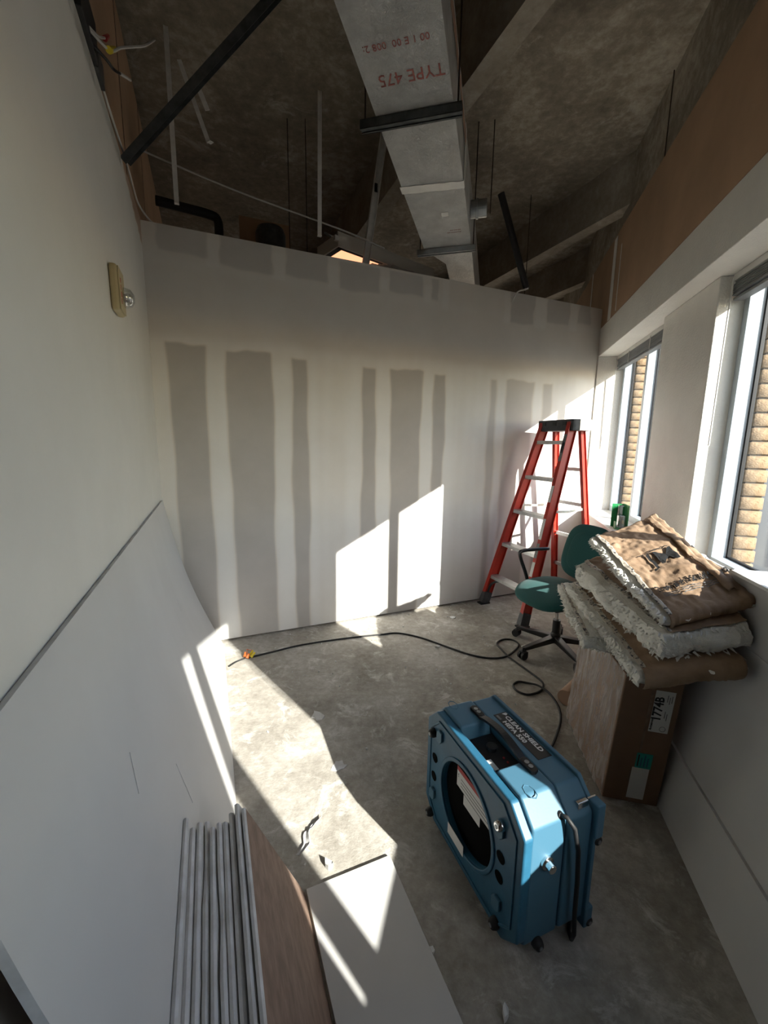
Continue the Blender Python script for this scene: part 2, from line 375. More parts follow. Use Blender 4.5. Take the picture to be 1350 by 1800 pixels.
MB().box(-.1, 3.95, .03, .10, 0, .014, MB_).build('bottom_track', 'metal_dark', bpy.data.objects['wall_back'])
TL = frame(K, nD, -bD)       # x = n along the wall, y into the wall
struct(slab_with_attr('wall_left', 'left_paint', TL, -3.1, .0, 0, ZT+.012, .12, .02, coat_left), 'off-white painted wall with bare brown strip along its top', 'wall')
MB().box(-3.1, -.60, .0, .02, 2.70, ZT+.016, TL).build('edge_trim', 'paint', bpy.data.objects['wall_left'])
struct(MB().box(-3.1, 4.5, .022, .12, ZT+.02, 3.70, TL).box(.13, 4.5, .022, .12, 2.4, ZT+.02, TL).build('wall_left_upper', 'tan', origin=(0, 0, 0)), 'brown paper-faced wall above the left partition', 'wall')
for nn in (-.95, -.25, .55):
    MB().box(nn-.006, nn+.006, .019, .022, ZT+.02, 3.69, TL).build('panel_joint', 'gyp_back', bpy.data.objects['wall_left_upper'])

# window wall
WINS = [(-.02, -1.286), (-1.991, -3.26), (-4.03, -5.34)]
SILL = .80
wr = MB().box(0, .34, -8.6, 4.5, ZC, ZP, MW).box(0, .34, -8.6, 4.5, 0, SILL, MW).box(0, .34, WINS[0][0], 2.0, SILL, ZC, MW)
for i in range(2): wr.box(.114, .34, WINS[i+1][0], WINS[i][1], SILL, ZC, MW)
wr.box(.114, .34, -8.6, WINS[2][1], SILL, ZC, MW)
wr = struct(wr.build('wall_right', 'paint_tex', origin=(0, 0, 0), bevel=.006), 'off-white textured window wall with deep header and piers', 'wall')
wru = struct(MB().box(0, .30, -8.6, 4.5, ZP, ZBR, MW).build('wall_right_upper', 'tan', origin=(0, 0, 0)), 'raw brown paper wall above the window header', 'wall')
MB().box(-.003, .002, -.33, -.24, ZP, ZBR-.02, MW).build('joint_compound', 'mud', wru)
MB().box(-.002, .002, -.49, -.475, ZP+.02, ZBR-.15, MW).build('joint_compound', 'mud', wru)
MB().box(-.002, .002, .56, .60, ZP+.1, ZBR, MW).build('joint_compound', 'mud', wru)
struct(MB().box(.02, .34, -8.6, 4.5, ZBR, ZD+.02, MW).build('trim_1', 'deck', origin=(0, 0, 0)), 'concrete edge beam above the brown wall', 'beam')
struct(MB().box(-.03, .235, -8.6, WINS[0][0], SILL, SILL+.022, MW).build('trim_2', 'paint', origin=(0, 0, 0), bevel=.004), 'white window sill ledge running along the windows', 'sill')
# rest of the floor's storey
struct(MB().box(-3.4, inter_b(5.2, .3), 5.2, 5.3, 0, ZD, MB_).build('wall_far', 'deck', origin=(0, 0, 0)), 'dark wall far beyond the end partition', 'wall')
struct(MB().box(-3.4, -3.25, -6.6, 5.3, 0, ZD, MB_).build('wall_far_left', 'tan', origin=(0, 0, 0)), 'painted wall beyond the left partition', 'wall')
struct(MB().box(-3.25, inter_b(-6.45, .0), -6.6, -6.45, 0, ZD, MB_).build('wall_rear', 'tan', origin=(0, 0, 0)), 'painted wall behind the camera', 'wall')

# exterior
struct(MB().box(.6, 60, -60, 60, -.3, -.25, MW).build('ground_outside', 'asphalt', origin=(0, 0, 0)), 'grey paving outside the windows', 'ground')
ext = MB()
edges = [2.5]
for a, b_ in WINS: edges += [a-.04, b_-.055]
edges += [-8.6]
for i in range(0, len(edges), 2): ext.box(.342, .425, edges[i+1]+(.009 if i+2 < len(edges) else 0), edges[i]-.009, -.25, 3.9, MW)
ext.box(.342, .43, -8.6, 2.5, ZC+.02, 3.9, MW).box(.342, .43, -8.6, 2.5, -.25, SILL-.02, MW)
ext = struct(ext.build('wall_outside_brick', 'mortar', origin=(0, 0, 0)), 'tan brick facing outside the windows', 'wall')
bme = None
for wi in (0, 1):
    w0 = WINS[wi][0]-.04
    for k in range(22):
        z = SILL-.015+k*.0715
        if bme is None:
            o = MB().box(.330, .432, -.0, .20, 0, .0625, frame(Vector((0, 0, 0)), oD, wD)).build('brick', 'brick', ext, bevel=.003, seg=1); bme = o.data
        else:
            o = bpy.data.objects.new('brick', bme); COL.objects.link(o); o.parent = ext
            q = o.modifiers.new('bevel', 'BEVEL'); q.width = .003; q.segments = 1
        p = fW(w0+random.uniform(-.002, .002), random.uniform(-.002, .003), z); o.location = p

def make_window(i, a, b_):
    T = MW; m = (a+b_)/2
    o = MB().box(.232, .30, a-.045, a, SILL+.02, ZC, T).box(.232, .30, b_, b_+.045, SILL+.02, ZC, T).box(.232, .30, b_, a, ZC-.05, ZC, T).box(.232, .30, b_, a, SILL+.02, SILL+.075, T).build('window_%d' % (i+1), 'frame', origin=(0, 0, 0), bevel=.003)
    struct(o, ['far window of two panes beside the end wall', 'second window of two panes between the piers', 'third window of two panes nearest the camera'][i], 'window')
    MB().box(.232, .30, m-.022, m+.022, SILL+.075, ZC-.05, T).build('mullion', 'frame', o, bevel=.003)
    g = MB()
    for x0, x1 in ((b_+.04, m-.018), (m+.018, a-.04)):
        for q in ((x0, x0+.014, SILL+.07, ZC-.045), (x1-.014, x1, SILL+.07, ZC-.045), (x0, x1, SILL+.07, SILL+.084), (x0, x1, ZC-.06, ZC-.045)): g.box(.302, .318, *q, T)
        MB().box(.307, .312, x0+.006, x1-.006, SILL+.078, ZC-.053, T).build('pane', 'glass', o)
    g.build('gasket', 'gasket', o)
    return o
for i, (a, b_) in enumerate(WINS): make_window(i, a, b_)
def make_blind(i, a, b_, lab):
    r = thing('window_blind', lab, 'blind', fW((a+b_)/2, .2, 2.19), 'raised blinds at the window heads')
    MB().box(.165, .222, b_+.012, a-.012, ZC-.034, ZC-.002, MW).build('head_rail', 'rail', r, bevel=.003)
    for k in range(9):
        z = 2.272-k*.0078; j = random.uniform(-.006, .006)
        MB().box(.168+j, .222+j, b_+.02, a-.02, z, z+.0045, MW).build('slat', 'slat', r)
    MB().box(.172, .22, b_+.018, a-.018, 2.186, 2.201, MW).build('bottom_rail', 'slat', r, bevel=.003)
    wp = fW(a-.05, .150, 0)
    MB().tube([wp+ZU*2.285, wp+ZU*2.1+wD*.006, wp+ZU*1.47+wD*.012], .0045, 6).build('wand', 'rail', r)
    for f in (.3, .7):
        MB().tube([fW(a+(b_-a)*f, .16, 2.29), fW(a+(b_-a)*f, .16, 2.19)], .003, 5).build('cord', 'rail', r)
make_blind(0, *WINS[0], 'raised grey blind at the head of the far window')
make_blind(1, *WINS[1], 'raised grey blind at the head of the nearer window')
make_blind(2, *WINS[2], 'raised grey blind at the head of the window closest to the camera')

# ------------------------------------------------------------------ drywall sheets
def sheet(name, label, p00, p10, p01, thick_dir, thick, face='gyp_face', edge='gyp_edge', back='gyp_back', group=None, nu=1, bow=0):
    p00, p10, p01 = Vector(p00), Vector(p10), Vector(p01); td = Vector(thick_dir).normalized()*thick
    p11 = p10+p01-p00
    o = MB().add([p00, p10, p11, p01, p00+td, p10+td, p11+td, p01+td], [(0, 1, 2, 3), (7, 6, 5, 4), (0, 4, 5, 1), (1, 5, 6, 2), (2, 6, 7, 3), (3, 7, 4, 0)])
    o.m = [0, 2, 1, 1, 1, 1]
    r = o.build(name, [face, edge, back], origin=p00, bevel=.0015, seg=1, recalc=True)
    tag(r, label, 'drywall', group); return r
SAG = .042
def lsheet(n, t, d=0): return fB(.335+(.014-.335)*t-SAG*math.sin(math.pi*t)+d*.955, n, .002+1.073*t+d*.29)
NS, NT = 24, 24; mb = MB()
g = lambda d: (lambda u_, v_: lsheet(-2.52+2.445*u_, v_, d))
mb.grid(g(0), NS, NT, 0); mb.grid(g(-.013), NS, NT, 2)
for fix in (0, 1):
    mb.grid(lambda a_, c_, fx=fix: lsheet(-2.52+2.445*fx, a_, -.013*c_), NT, 1, 1)
    mb.grid(lambda a_, c_, fx=fix: lsheet(-2.52+2.445*a_, fx, -.013*c_), NS, 1, 1)
lo_ = tag(mb.build('drywall_sheet', ['gyp_face', 'gyp_edge', 'gyp_back'], origin=fB(.335, -1.3, 0)), 'large pale drywall sheet leaning along the left wall', 'drywall')
for px0, pz0, px1, pz1 in ((-1.99, .70, -2.04, .62), (-1.75, .45, -1.79, .33), (-.72, .62, -.74, .56)):
    MB().bar(lsheet(px0, pz0/1.075, .0006), lsheet(px1, pz1/1.075, .0006), .003, .0008, up=bD).build('scuff', 'gyp_edge', lo_)
# stack of cut boards on edge
names_pos = ['frontmost board of the standing stack, brown paper back showing', 'second board of the standing stack, behind the brown-faced one', 'third board from the brown-faced front of the standing stack', 'fourth board from the brown-faced front of the standing stack', 'chipped middle board of the standing stack with broken edge', 'fifth board from the left sheet in the standing stack', 'fourth board from the left sheet in the standing stack', 'third board from the left sheet in the standing stack', 'second board from the left sheet in the standing stack', 'board at the back of the standing stack, against the leaning sheet']
NBD = 10
for k in range(NBD):
    bt = .350-k*.0172; n1 = -1.905+random.uniform(-.03, .012); dz = random.uniform(-.006, .010)
    foot = bt+.172; zt = .378+dz
    up = (fB(bt, 0, zt)-fB(foot, 0, 0)); hd = up.normalized(); td = hd.cross(nD); td = td if td.dot(bD) < 0 else -td
    th = .0145 if k else .0135
    mb = MB(); nn = 26 if True else 2; L = 1.0; prof = []
    # top edge with rounded bevel and a rough far end
    for i in range(nn+1):
        n_ = n1-L*i/nn
        chip = -abs(nz((n_*9, k, 0), 1, k))*.012 if k in (4, 6) else 0
        rough = random.uniform(-.012, .012) if i == 0 else 0
        f0 = fB(foot, n_+rough*.3, 0); t0 = fB(foot, n_+rough, 0)+up*(1+chip/.4)
        prof.append([f0, t0-hd*.007, t0+td*th*.25, t0+td*th*.75, t0-hd*.007+td*th, f0+td*th])
    mb.v = [p for r in prof for p in r]
    for i in range(nn):
        for j in range(6):
            a = i*6+j; b2 = i*6+(j+1) % 6; mb.f.append((a, b2, b2+6, a+6)); mb.m.append([2 if k == 0 else 0, 1, 1, 1, 0, 1][j])
    mb.f.append(tuple(range(6))); mb.m.append(3); mb.f.append(tuple(nn*6+j for j in range(6))[::-1]); mb.m.append(3)
    o = mb.build('drywall_board', ['gyp_face', 'gyp_edge', 'gyp_back', 'gyp_core'], origin=fB(foot, n1, 0))
    tag(o, names_pos[k], 'drywall', 'cut drywall boards standing in a stack')
fl = sheet('drywall_offcut', 'pale drywall piece lying flat on the floor beside the standing stack', fB(.527, -3.0, .013), fB(.826, -3.0, .013), fB(.527, -1.93, .013), (0, 0, -1), .0127, edge='gyp_core')
# pieces leaning on the window wall
def leanR(name, label, w0, w1, of, ot, zt, th=.013, foot=.002, sk=0):
    a = fW(w0, of, foot); b2 = fW(w1, of+.0, foot); t = fW(w0+sk, ot, zt)
    nrm = (b2-a).cross(t-a); nrm = nrm if nrm.dot(oD) > 0 else -nrm
    return sheet(name, label, a, b2, t, nrm, th)
leanR('drywall_sheet', 'low drywall strip standing in front of the sheets at right', -4.6, -2.50, -.215, -.165, .245)
leanR('drywall_sheet', 'middle drywall sheet leaning below the window at right', -4.6, -2.33, -.197, -.058, .775)
leanR('drywall_sheet', 'rear drywall sheet reaching above the sill at right', -3.90, -2.05, -.160, -.027, .985)
sun_blocker = leanR('drywall_sheet', 'added unseen board blocking the sun in the nearest window', -5.20, -4.615, .075, .105, 2.25, foot=SILL+.024, sk=-.115)  # unseen board added to cut this pane's sun down to a thin strip

# ------------------------------------------------------------------ batts of insulation
def batt(name, label, c4, th, seed, crease=.010, paper_top=True, wrap_near=False, bulge=.02, group='insulation batts piled on the cardboard box', lap=.0, top='paper', tuft=1.0):
    P = [fW(*c) for c in c4]     # farL, farR, nearR, nearL
    def surf(u, v):              # u left->right, v far->near
        p = (P[0]*(1-u)+P[1]*u)*(1-v)+(P[3]*(1-u)+P[2]*u)*v
        e = u*(1-u)*v*(1-v)*16
        z = crease*(nz((u*3.1, v*5.2, 0), 1, seed)+.6*abs(nz((u*7, v*11, 3), 1, seed))+.35*nz((u*19, v*23, 1), 1, seed)) + .012*e
        return p+ZU*z
    cen = sum(P, Vector())/4
    r = thing(name, label, 'insulation', Vector((cen.x, cen.y, min(p.z for p in P)-th)), group)
    # fluffy body
    mb = MB(); N1, N2, N3 = 40, 60, 10
    uu = [i/N1 for i in range(N1+1)]; vv = [j/N2 for j in range(N2+1)]
    def fl(p, a, sd): return Vector((nz(p, 26, sd), nz(p, 26, sd+1), nz(p, 26, sd+2)))*a+Vector((nz(p, 70, sd), nz(p, 70, sd+4), nz(p, 70, sd+5)))*a*.6
    def bot(u, v):
        q = surf(u, v)-ZU*(th*(.95+.18*nz((u*4, v*6, 9), 1, seed))); return q+fl(q, .006, seed)
    mb.grid(lambda u, v: surf(u, v)-ZU*.004, N1, N2)
    mb.grid(lambda u, v: bot(u, v), N1, N2)
    def side(u0, v0, u1, v1, n):
        a0, a1 = surf(u0, v0), surf(u1, v1); mid = (surf(.5, .5)); 
        def fn(s_, t):
            u, v = u0+(u1-u0)*s_, v0+(v1-v0)*s_
            a = surf(u, v)-ZU*.004; q = a+(bot(u, v)-a)*t
            out = (a-mid); out.z = 0; out.normalize()
            q = q+out*(bulge*math.sin(math.pi*t)); 
            k = math.sin(math.pi*max(.0, min(1, t)))
            return q+fl(q, .012*k, seed+3)+out*k*.022*nz(q, 7, seed)
        mb.grid(fn, n, N3)
    side(0, 0, 0, 1, 90); side(1, 0, 1, 1, 60); side(0, 0, 1, 0, 40); side(0, 1, 1, 1, 70)
    mb.build('glass_wool', 'fluff', r, smooth=True, recalc=True)
    # torn tufts along the open edges
    tf = MB(); rr = random.Random(seed)
    for _ in range(420):
        e = rr.random(); s_ = rr.random()
        u, v = (0, s_) if e < .55 or (wrap_near and e < .85) else ((s_, 1) if e < .85 else (1, s_))
        a = surf(u, v)-ZU*rr.uniform(.0, th); out = a-surf(.5, .5); out.z = 0; out.normalize()
        side_ = ZU.cross(out); L = rr.uniform(.003, .014)*tuft; wd_ = rr.uniform(.004, .010)
        tip = a+out*(bulge*.8+L)+ZU*rr.uniform(-.012, .008)+side_*rr.uniform(-.012, .012)
        b0 = a+out*bulge*.3
        tf.add([b0-side_*wd_, b0+side_*wd_, b0+ZU*wd_, tip], [(0, 1, 3), (1, 2, 3), (2, 0, 3)])
    t_ = tf.build('fibre_tufts', 'fluff', r, recalc=False); t_['kind'] = 'stuff'
    # kraft paper
    mb = MB()
    def pf(u, v):
        q = surf(u, v)+ZU*(.003+.006*max(0, nz((u*9, v*14, 5), 1, seed)))
        q += Vector((nz((v*31, 1, u), 1, seed), nz((u*31, 2, v), 1, seed), 0))*.006
        return q
    u0 = lap+.02
    if wrap_near:
        def pw(u, v):
            if v <= .8: return pf(u0+(1-u0)*u, v/.8)
            t = (v-.8)/.2; a = pf(u0+(1-u0)*u, 1); out = (surf(.5, 1)-surf(.5, .5)); out.z = 0; out.normalize()
            ang = t*math.pi*.75
            return a+out*(th*.62*math.sin(ang))-ZU*(th*.62*(1-math.cos(ang)))
        mb.grid(pw, 46, 76)
    else: mb.grid(lambda u, v: pf(u0+(1-u0)*u, v), 46, 70)
    pp = mb.build('kraft_facing', top, r, smooth=True, solid=.0012, recalc=False)
    # black printed flange strip beside the left edge
    mb = MB(); mb.grid(lambda u, v: pf(u0-.012+.055*u, v)+ZU*.003, 4, 60)
    mb.build('printed_flange', 'tape', r, smooth=True, solid=.001, recalc=False)
    return r, pf, P
B4 = batt('insulation_batt', 'small ragged insulation piece jutting out at the left bottom of the pile', [(-2.06, -.52, .655), (-2.06, -.30, .665), (-2.72, -.24, .625), (-2.74, -.52, .640)], .055, 41, top='fluff')
B3 = batt('insulation_batt', 'lowest paper-wrapped insulation batt resting on top of the cardboard box', [(-2.25, -.50, .715), (-2.10, -.105, .80), (-3.03, -.100, .765), (-3.02, -.40, .665)], .062, 12, wrap_near=True, lap=.02)
B2 = batt('insulation_batt', 'thick middle insulation batt with fluffy white end facing the room', [(-2.25, -.47, .83), (-2.05, -.085, .945), (-2.98, -.075, .870), (-3.00, -.33, .795)], .098, 23, lap=.06)
TBr, TBs, TBP = batt('insulation_batt', 'topmost insulation batt with crumpled brown printed paper', [(-2.27, -.42, .985), (-1.99, -.045, 1.075), (-2.91, -.035, .945), (-2.96, -.32, .850)], .040, 5, crease=.015, lap=.03, wrap_near=True, tuft=.55)
# seam fold and lettering on the top batt
mb = MB(); mb.grid(lambda u, v: TBs(.80+.10*u, .02+.93*v)+ZU*(.010+.004*math.sin(u*math.pi)), 6, 50)
mb.build('folded_seam', 'paper', TBr, smooth=True, solid=.0012, recalc=False)
def drape(s_, size, u0, v0, m_, name='lettering', sx=1.0, bold=0, skew=0):
    c = bpy.data.curves.new('t', 'FONT'); c.body = s_; c.size = size; c.offset = bold; c.resolution_u = 2
    o = bpy.data.objects.new('t', c); me = bpy.data.meshes.new_from_object(o); bpy.data.objects.remove(o); bpy.data.curves.remove(c)
    bm = bmesh.new(); bm.from_mesh(me); bmesh.ops.subdivide_edges(bm, edges=[e for e in bm.edges if e.calc_length() > size*.2], cuts=2); bmesh.ops.triangulate(bm, faces=bm.faces[:])
    lu = (TBP[2]-TBP[3]).length*1.05; lv = (TBP[3]-TBP[0]).length
    mb = MB(); bm.verts.index_update()
    mb.v = [TBs(u0+v.co.x*sx/lu, v0-(v.co.y+skew*v.co.x)/lv)+ZU*.0085 for v in bm.verts]; mb.f = [tuple(w_.index for w_ in f.verts) for f in bm.faces]; mb.m = [0]*len(mb.f)
    bm.free(); bpy.data.meshes.remove(me)
    return mb.build(name, m_, TBr, solid=.0008, recalc=False)
drape('JM', .130, .32, .60, 'black_print', 'logo_print', sx=.95, bold=.0005)
for v_ in (.455,):
    mb = MB(); mb.grid(lambda a_, c_: TBs(.27+.40*a_, v_+.007*c_)+ZU*.0075, 24, 2); mb.build('logo_bar', 'black_print', TBr, solid=.0008, recalc=False)
drape('Thermal and Sound Control', .050, .13, .83, 'black_print', sx=.50, bold=.001)
for q_ in range(3):
    for a0, a1 in ((.17, .36), (.39, .62), (.66, .80)):
        mb = MB(); mb.grid(lambda a_, c_: TBs(a0+(a1-a0)*a_, .85+.014*q_+.004*c_)+ZU*.0075, 14, 1); mb.build('print_line', 'grey_print', TBr, solid=.0006, recalc=False)

# ------------------------------------------------------------------ cardboard box
bo = Vector((.928, 1.497, 0)); bl = Vector((.150, .9887, 0)).normalized(); bw = Vector((bl.y, -bl.x, 0))
tilt = math.radians(4.0); bx = bw*math.cos(tilt)-ZU*math.sin(tilt)*0; bz = (ZU*math.cos(tilt)+bw*math.sin(tilt)).normalized(); bx = bl.cross(bz).normalized()
bo = bo+ZU*.014
TBX = frame(bo, bx, bl, bz)
r = thing('cardboard_box', 'brown cardboard carton in plastic wrap carrying the insulation pile', 'box', Vector((1.05, 1.75, 0)))
BW, BL, BH = .215, .52, .562
MB().box(0, BW, 0, BL, 0, BH, TBX).build('carton', 'card', r, bevel=.004)
MB().box(BW*.48, BW*.52, -.0012, .0, .0, BH, TBX).build('seam', 'gyp_back', r)
def wrapf(u, v):
    y = -.0+BL*1.0*u; z = BH*v
    return TBX @ Vector((-.004-.004*abs(nz((u*3, v*9, 0), 1, 3))-.004*max(0, nz((u*14+v*9, v*3, 1), 1, 2)), y, z))
MB().grid(wrapf, 60, 50).build('stretch_wrap', 'wrap', r, smooth=True, recalc=False)
TF = TBX @ Matrix.Translation((0, -.0016, 0)) @ Matrix.Rotation(math.radians(90), 4, 'X')      # x right, y up, z toward the camera
lb = MB().box(.118, .190, .335, .515, 0, .0008, TF).build('white_label', 'white_print', r)
Tt = lambda x, y: TF @ Matrix.Translation((x, y, .0013)) @ Matrix.Rotation(math.radians(90), 4, 'Z')
text('1774B', .047, Tt(.152, .385), 'black_print', lb, bold=.0012, sx=.86)
text('Armstrong', .012, Tt(.128, .342), 'black_print', lb, bold=.0004)
for k, (x, y) in enumerate(((.163, .47), (.171, .462), (.179, .468), (.164, .40), (.172, .39))):
    MB().box(x, x+.003, y, y+.03, .0009, .0013, TF).build('print_line', 'grey_print', lb)
MB().tube([TF @ Vector((.168+.011*math.cos(a), .352+.011*math.sin(a), .0012)) for a in [i*math.pi/6 for i in range(13)]], .0012, 4).build('emblem', 'grey_print', lb)
l2 = MB().box(.098, .158, .165, .232, 0, .0008, TF).build('teal_label', 'tealprint', r)
for k in range(4): MB().box(.104+k*.012, .109+k*.012, .172, .225-.012*(k % 2), .0009, .0013, TF).build('print_line', 'black_print' if k == 0 else 'blue', l2)
MB().box(.090, .155, .022, .165, 0, .0007, TF).build('paper_label', 'white_print', r)
for y, z in ((.0, .42), (.0, .50)): MB().box(-.0035, -.003, .01, .02, z, z+.006, TBX).build('staple_mark', 'black_print', r)
# tube behind the box
mb = MB(); p0, p1 = Vector((1.045, 2.125, .045)), Vector((1.24, 2.31, .045)); dd = (p1-p0).normalized(); uu_ = ZU; ss_ = dd.cross(uu_)
q = frame(p0, ss_, uu_, dd); Lq = (p1-p0).length
mb.lathe([(.038, .002), (.0445, 0), (.0445, Lq), (.038, Lq)], q, 28)
tr = mb.build('cardboard_tube', 'tube', origin=p0, smooth=False); tag(tr, 'tan cardboard tube lying on the floor behind the carton', 'tube')

# ------------------------------------------------------------------ air scrubber
sdv = Vector((-.371, .929, 0)).normalized(); Frp = Vector((.382, .944, 0)); mo = Frp+sdv*.535
TM = frame(mo, -sdv, Vector((sdv.y, -sdv.x, 0)))          # x to the near right, y away to the right, z up
r = thing('air_scrubber', 'blue plastic air scrubber standing on its edge on the floor', 'air scrubber', mo+sdv*-.27)
L, Hh, DP = .55, .492, .285
def oct_(x0, x1, z0, z1, c): return [(x0+c, z0), (x1-c, z0), (x1, z0+c), (x1, z1-c), (x1-c, z1), (x0+c, z1), (x0, z1-c), (x0, z0+c)]
Txz = TM @ Matrix(((1, 0, 0, 0), (0, 0, 1, 0), (0, 1, 0, 0), (0, 0, 0, 1)))     # (x, z, y) -> machine
def pocket_prof(x0, x1, z0, z1, c, pa, pb, pd):
    return [(x0+c, z0), (x1-c, z0), (x1, z0+c), (x1, z1-c), (x1-c, z1), (pb, z1), (pb-.012, z1-pd), (pa+.012, z1-pd), (pa, z1), (x0+c, z1), (x0, z1-c), (x0, z0+c)]
MB().prism(pocket_prof(.012, L-.004, .0, Hh, .055, .185, .385, .055), .028, .150, Txz).build('front_shell', 'blue_dusty', r, bevel=.008, seg=3)
MB().prism(oct_(.008, L, .002, Hh-.006, .06), .152, DP-.03, Txz).build('rear_shell', 'blue_dusty', r, bevel=.008, seg=3)
MB().prism(oct_(.0, L+.012, -.000, Hh+.004, .075), DP-.045, DP-.030, Txz).build('seam_flange', 'blue_dusty', r, bevel=.004)
MB().prism(oct_(.03, L-.02, .02, Hh-.02, .07), DP-.030, DP-.005, Txz).build('back_panel', 'blue', r, bevel=.006)
MB().lathe([(.20, 0), (.205, .012), (.19, .028), (.17, .03)], TM @ Matrix.Translation((L/2, DP-.028, .262)) @ Matrix.Rotation(math.radians(-90), 4, 'X'), 40).build('round_rear_collar', 'blue_dusty', r, smooth=False, bevel=.003)
cx, cz, cr = .272, .245, .150
circ = [(cx+cr*math.cos(2*math.pi*k/48), cz+cr*math.sin(2*math.pi*k/48)) for k in range(48)]
MB().holed(oct_(.0, L, .012, Hh-.012, .065), circ, .0, .032, TM).build('front_plate', 'blue', r, bevel=.007, seg=3)
MB().holed(oct_(.026, L-.026, .036, Hh-.036, .062), oct_(.033, L-.033, .043, Hh-.043, .059), -.0045, .002, TM).build('plate_rib', 'blue', r, bevel=.002)
# raised inner border of the plate
circ2 = [(cx+(cr+.015)*math.cos(2*math.pi*k/48), cz+(cr+.015)*math.sin(2*math.pi*k/48)) for k in range(48)]
MB().holed(circ2, circ, -.006, .004, TM).build('intake_rim', 'blue', r, bevel=.004, seg=2)
MB().lathe([(.001, 0), (cr+.004, 0), (cr+.004, .004), (.001, .004)], TM @ Matrix.Translation((cx, .024, cz)) @ Matrix.Rotation(math.radians(90), 4, 'X'), 48).build('intake_screen', 'void', r)
Tf = TM @ Matrix.Rotation(math.radians(90), 4, 'X')            # x right, y up, z out of the front face
fl_ = MB().box(.19, .39, .275, .335, -.0195, -.0185, Tf).build('warning_label', 'white_print', r)
MB().box(.19, .39, .335, .352, -.0195, -.0184, Tf).build('red_band', 'red_print', fl_)
text('!', .02, Tf @ Matrix.Translation((.197, .312, -.0183)), 'black_print', fl_)
for k in range(3): MB().box(.215, .37, .287+k*.013, .290+k*.013, -.0186, -.0182, Tf).build('print_line', 'grey_print', fl_)
MB().box(.235, .33, .235, .272, -.0195, -.0185, Tf).build('small_label', 'white_print', r)
MB().box(.185, .285, .083, .124, .0065, .0078, Tf).build('rating_label', 'white_print', r)
for x, z in ((.055, .285), (.052, .205), (.452, .275), (.45, .205)):
    MB().lathe([(.001, .0), (.016, .0), (.018, .0025), (.001, .0030)], Tf @ Matrix.Translation((x+.01, z, -.0005)), 20).build('vent_hole', 'void', r)
for x, z in ((.10, .40), (.455, .36), (.06, .13), (.46, .115)):
    MB().prism([(-.018, -.024), (.006, -.024), (.018, -.010), (.018, .024), (-.006, .024), (-.018, .010)], .0, .010, Tf @ Matrix.Translation((x, z, 0))).build('cord_hook_boss', 'blue_dusty', r, bevel=.003)
def foot(p, T, m='rubber'):
    f = MB().lathe([(.017, 0), (.017, .010), (.013, .020), (.011, .022), (.001, .022)], T @ Matrix.Translation(p), 20).build('rubber_foot', m, r, bevel=.0015)
    MB().lathe([(.006, .0215), (.006, .0235), (.001, .0235)], T @ Matrix.Translation(p), 12).build('screw', 'metal', f)
for x, z in ((.055, .385), (.053, .04), (.462, .045)): foot((x, z, .0), Tf)
foot((.458, .382, .0), Tf, 'chrome')
Ts = TM @ Matrix(((0, 0, 1, L), (1, 0, 0, 0), (0, 1, 0, 0), (0, 0, 0, 1)))       # x = depth, y = up, z = out of the right side
for y, z in ((.075, .05), (.262, .33), (.262, .045)): foot((y, z, -.006), Ts)
kb = MB().lathe([(.020, -.006), (.020, .004), (.013, .006), (.013, .022), (.011, .024), (.001, .024)], Ts @ Matrix.Translation((.085, .318, 0)), 20).build('metal_knob', 'chrome', r, bevel=.001)
MB().box(-.018, .020, -.02, .02, -.004, .003, Ts @ Matrix.Translation((.215, .445, -.030)) @ Matrix.Rotation(math.radians(-40), 4, 'X')).build('latch_plate', 'metal', r)
lt = MB().box(.195, .235, .418, .444, .004, .018, Ts @ Matrix.Translation((0, .012, -.028))).build('latch', 'chrome', r, bevel=.003)
MB().tube([Ts @ Vector(p) for p in ((.235, .432, -.015), (.262, .432, -.015), (.262, .458, -.015), (.235, .458, -.015))], .0025, 6).build('latch_loop', 'chrome', lt)
MB().box(.240, .272, .345, .455, -.02, .018, Ts).build('hinge_block', 'blue_dusty', r, bevel=.005)
MB().box(.240, .272, .03, .10, -.02, .014, Ts).build('hinge_block', 'blue_dusty', r, bevel=.005)
MB().lathe([(.020, 0), (.020, .012), (.014, .016), (.008, .024), (.001, .024)], Ts @ Matrix.Translation((.130, .432, -.028)) @ Matrix.Rotation(math.radians(-30), 4, 'X'), 16).build('cord_gland', 'black', r)
MB().tube([Ts @ Vector(p) for p in ((.130, .440, -.02), (.134, .452, .008), (.150, .425, .022), (.168, .35, .026), (.180, .24, .024), (.186, .12, .022), (.192, .05, .022), (.196, .016, .012), (.21, .008, -.01), (.235, .0075, -.03), (.29, .0075, -.05))], .0065, 8).build('power_cord', 'rubber', r, smooth=True)
# control pocket, handle, name plate
Tt_ = lambda x, y, z: TM @ Matrix.Translation((x, y, z))
cp = MB().box(.198, .372, .034, .148, Hh-.054, Hh-.046, TM).build('control_panel', 'black', r, bevel=.002)
MB().lathe([(.019, 0), (.018, .012), (.001, .013)], Tt_(.262, .102, Hh-.046), 20).build('dial', 'black', cp, bevel=.001)
MB().box(.205, .30, .036, .052, Hh-.0462, Hh-.0455, TM).build('dusty_label', 'white_print', cp)
MB().box(.30, .345, .036, .07, Hh-.0462, Hh-.0455, TM).build('dusty_label', 'white_print', cp)
for x in (.31, .33): MB().box(x, x+.006, .11, .115, Hh-.046, Hh-.042, TM).build('red_lamp', 'red_print', cp)
hd_ = MB()
hp = [TM @ Vector((.140+.275*t, .124, Hh+.004+.020*math.sin(math.pi*min(1, max(0, (t-.12)/.76)))**.8 if .12 < t < .88 else Hh+.004)) for t in [i/24 for i in range(25)]]
for i in range(24): hd_.bar(hp[i], hp[i+1], .024, .009)
h_ = hd_.build('handle', 'black', r)
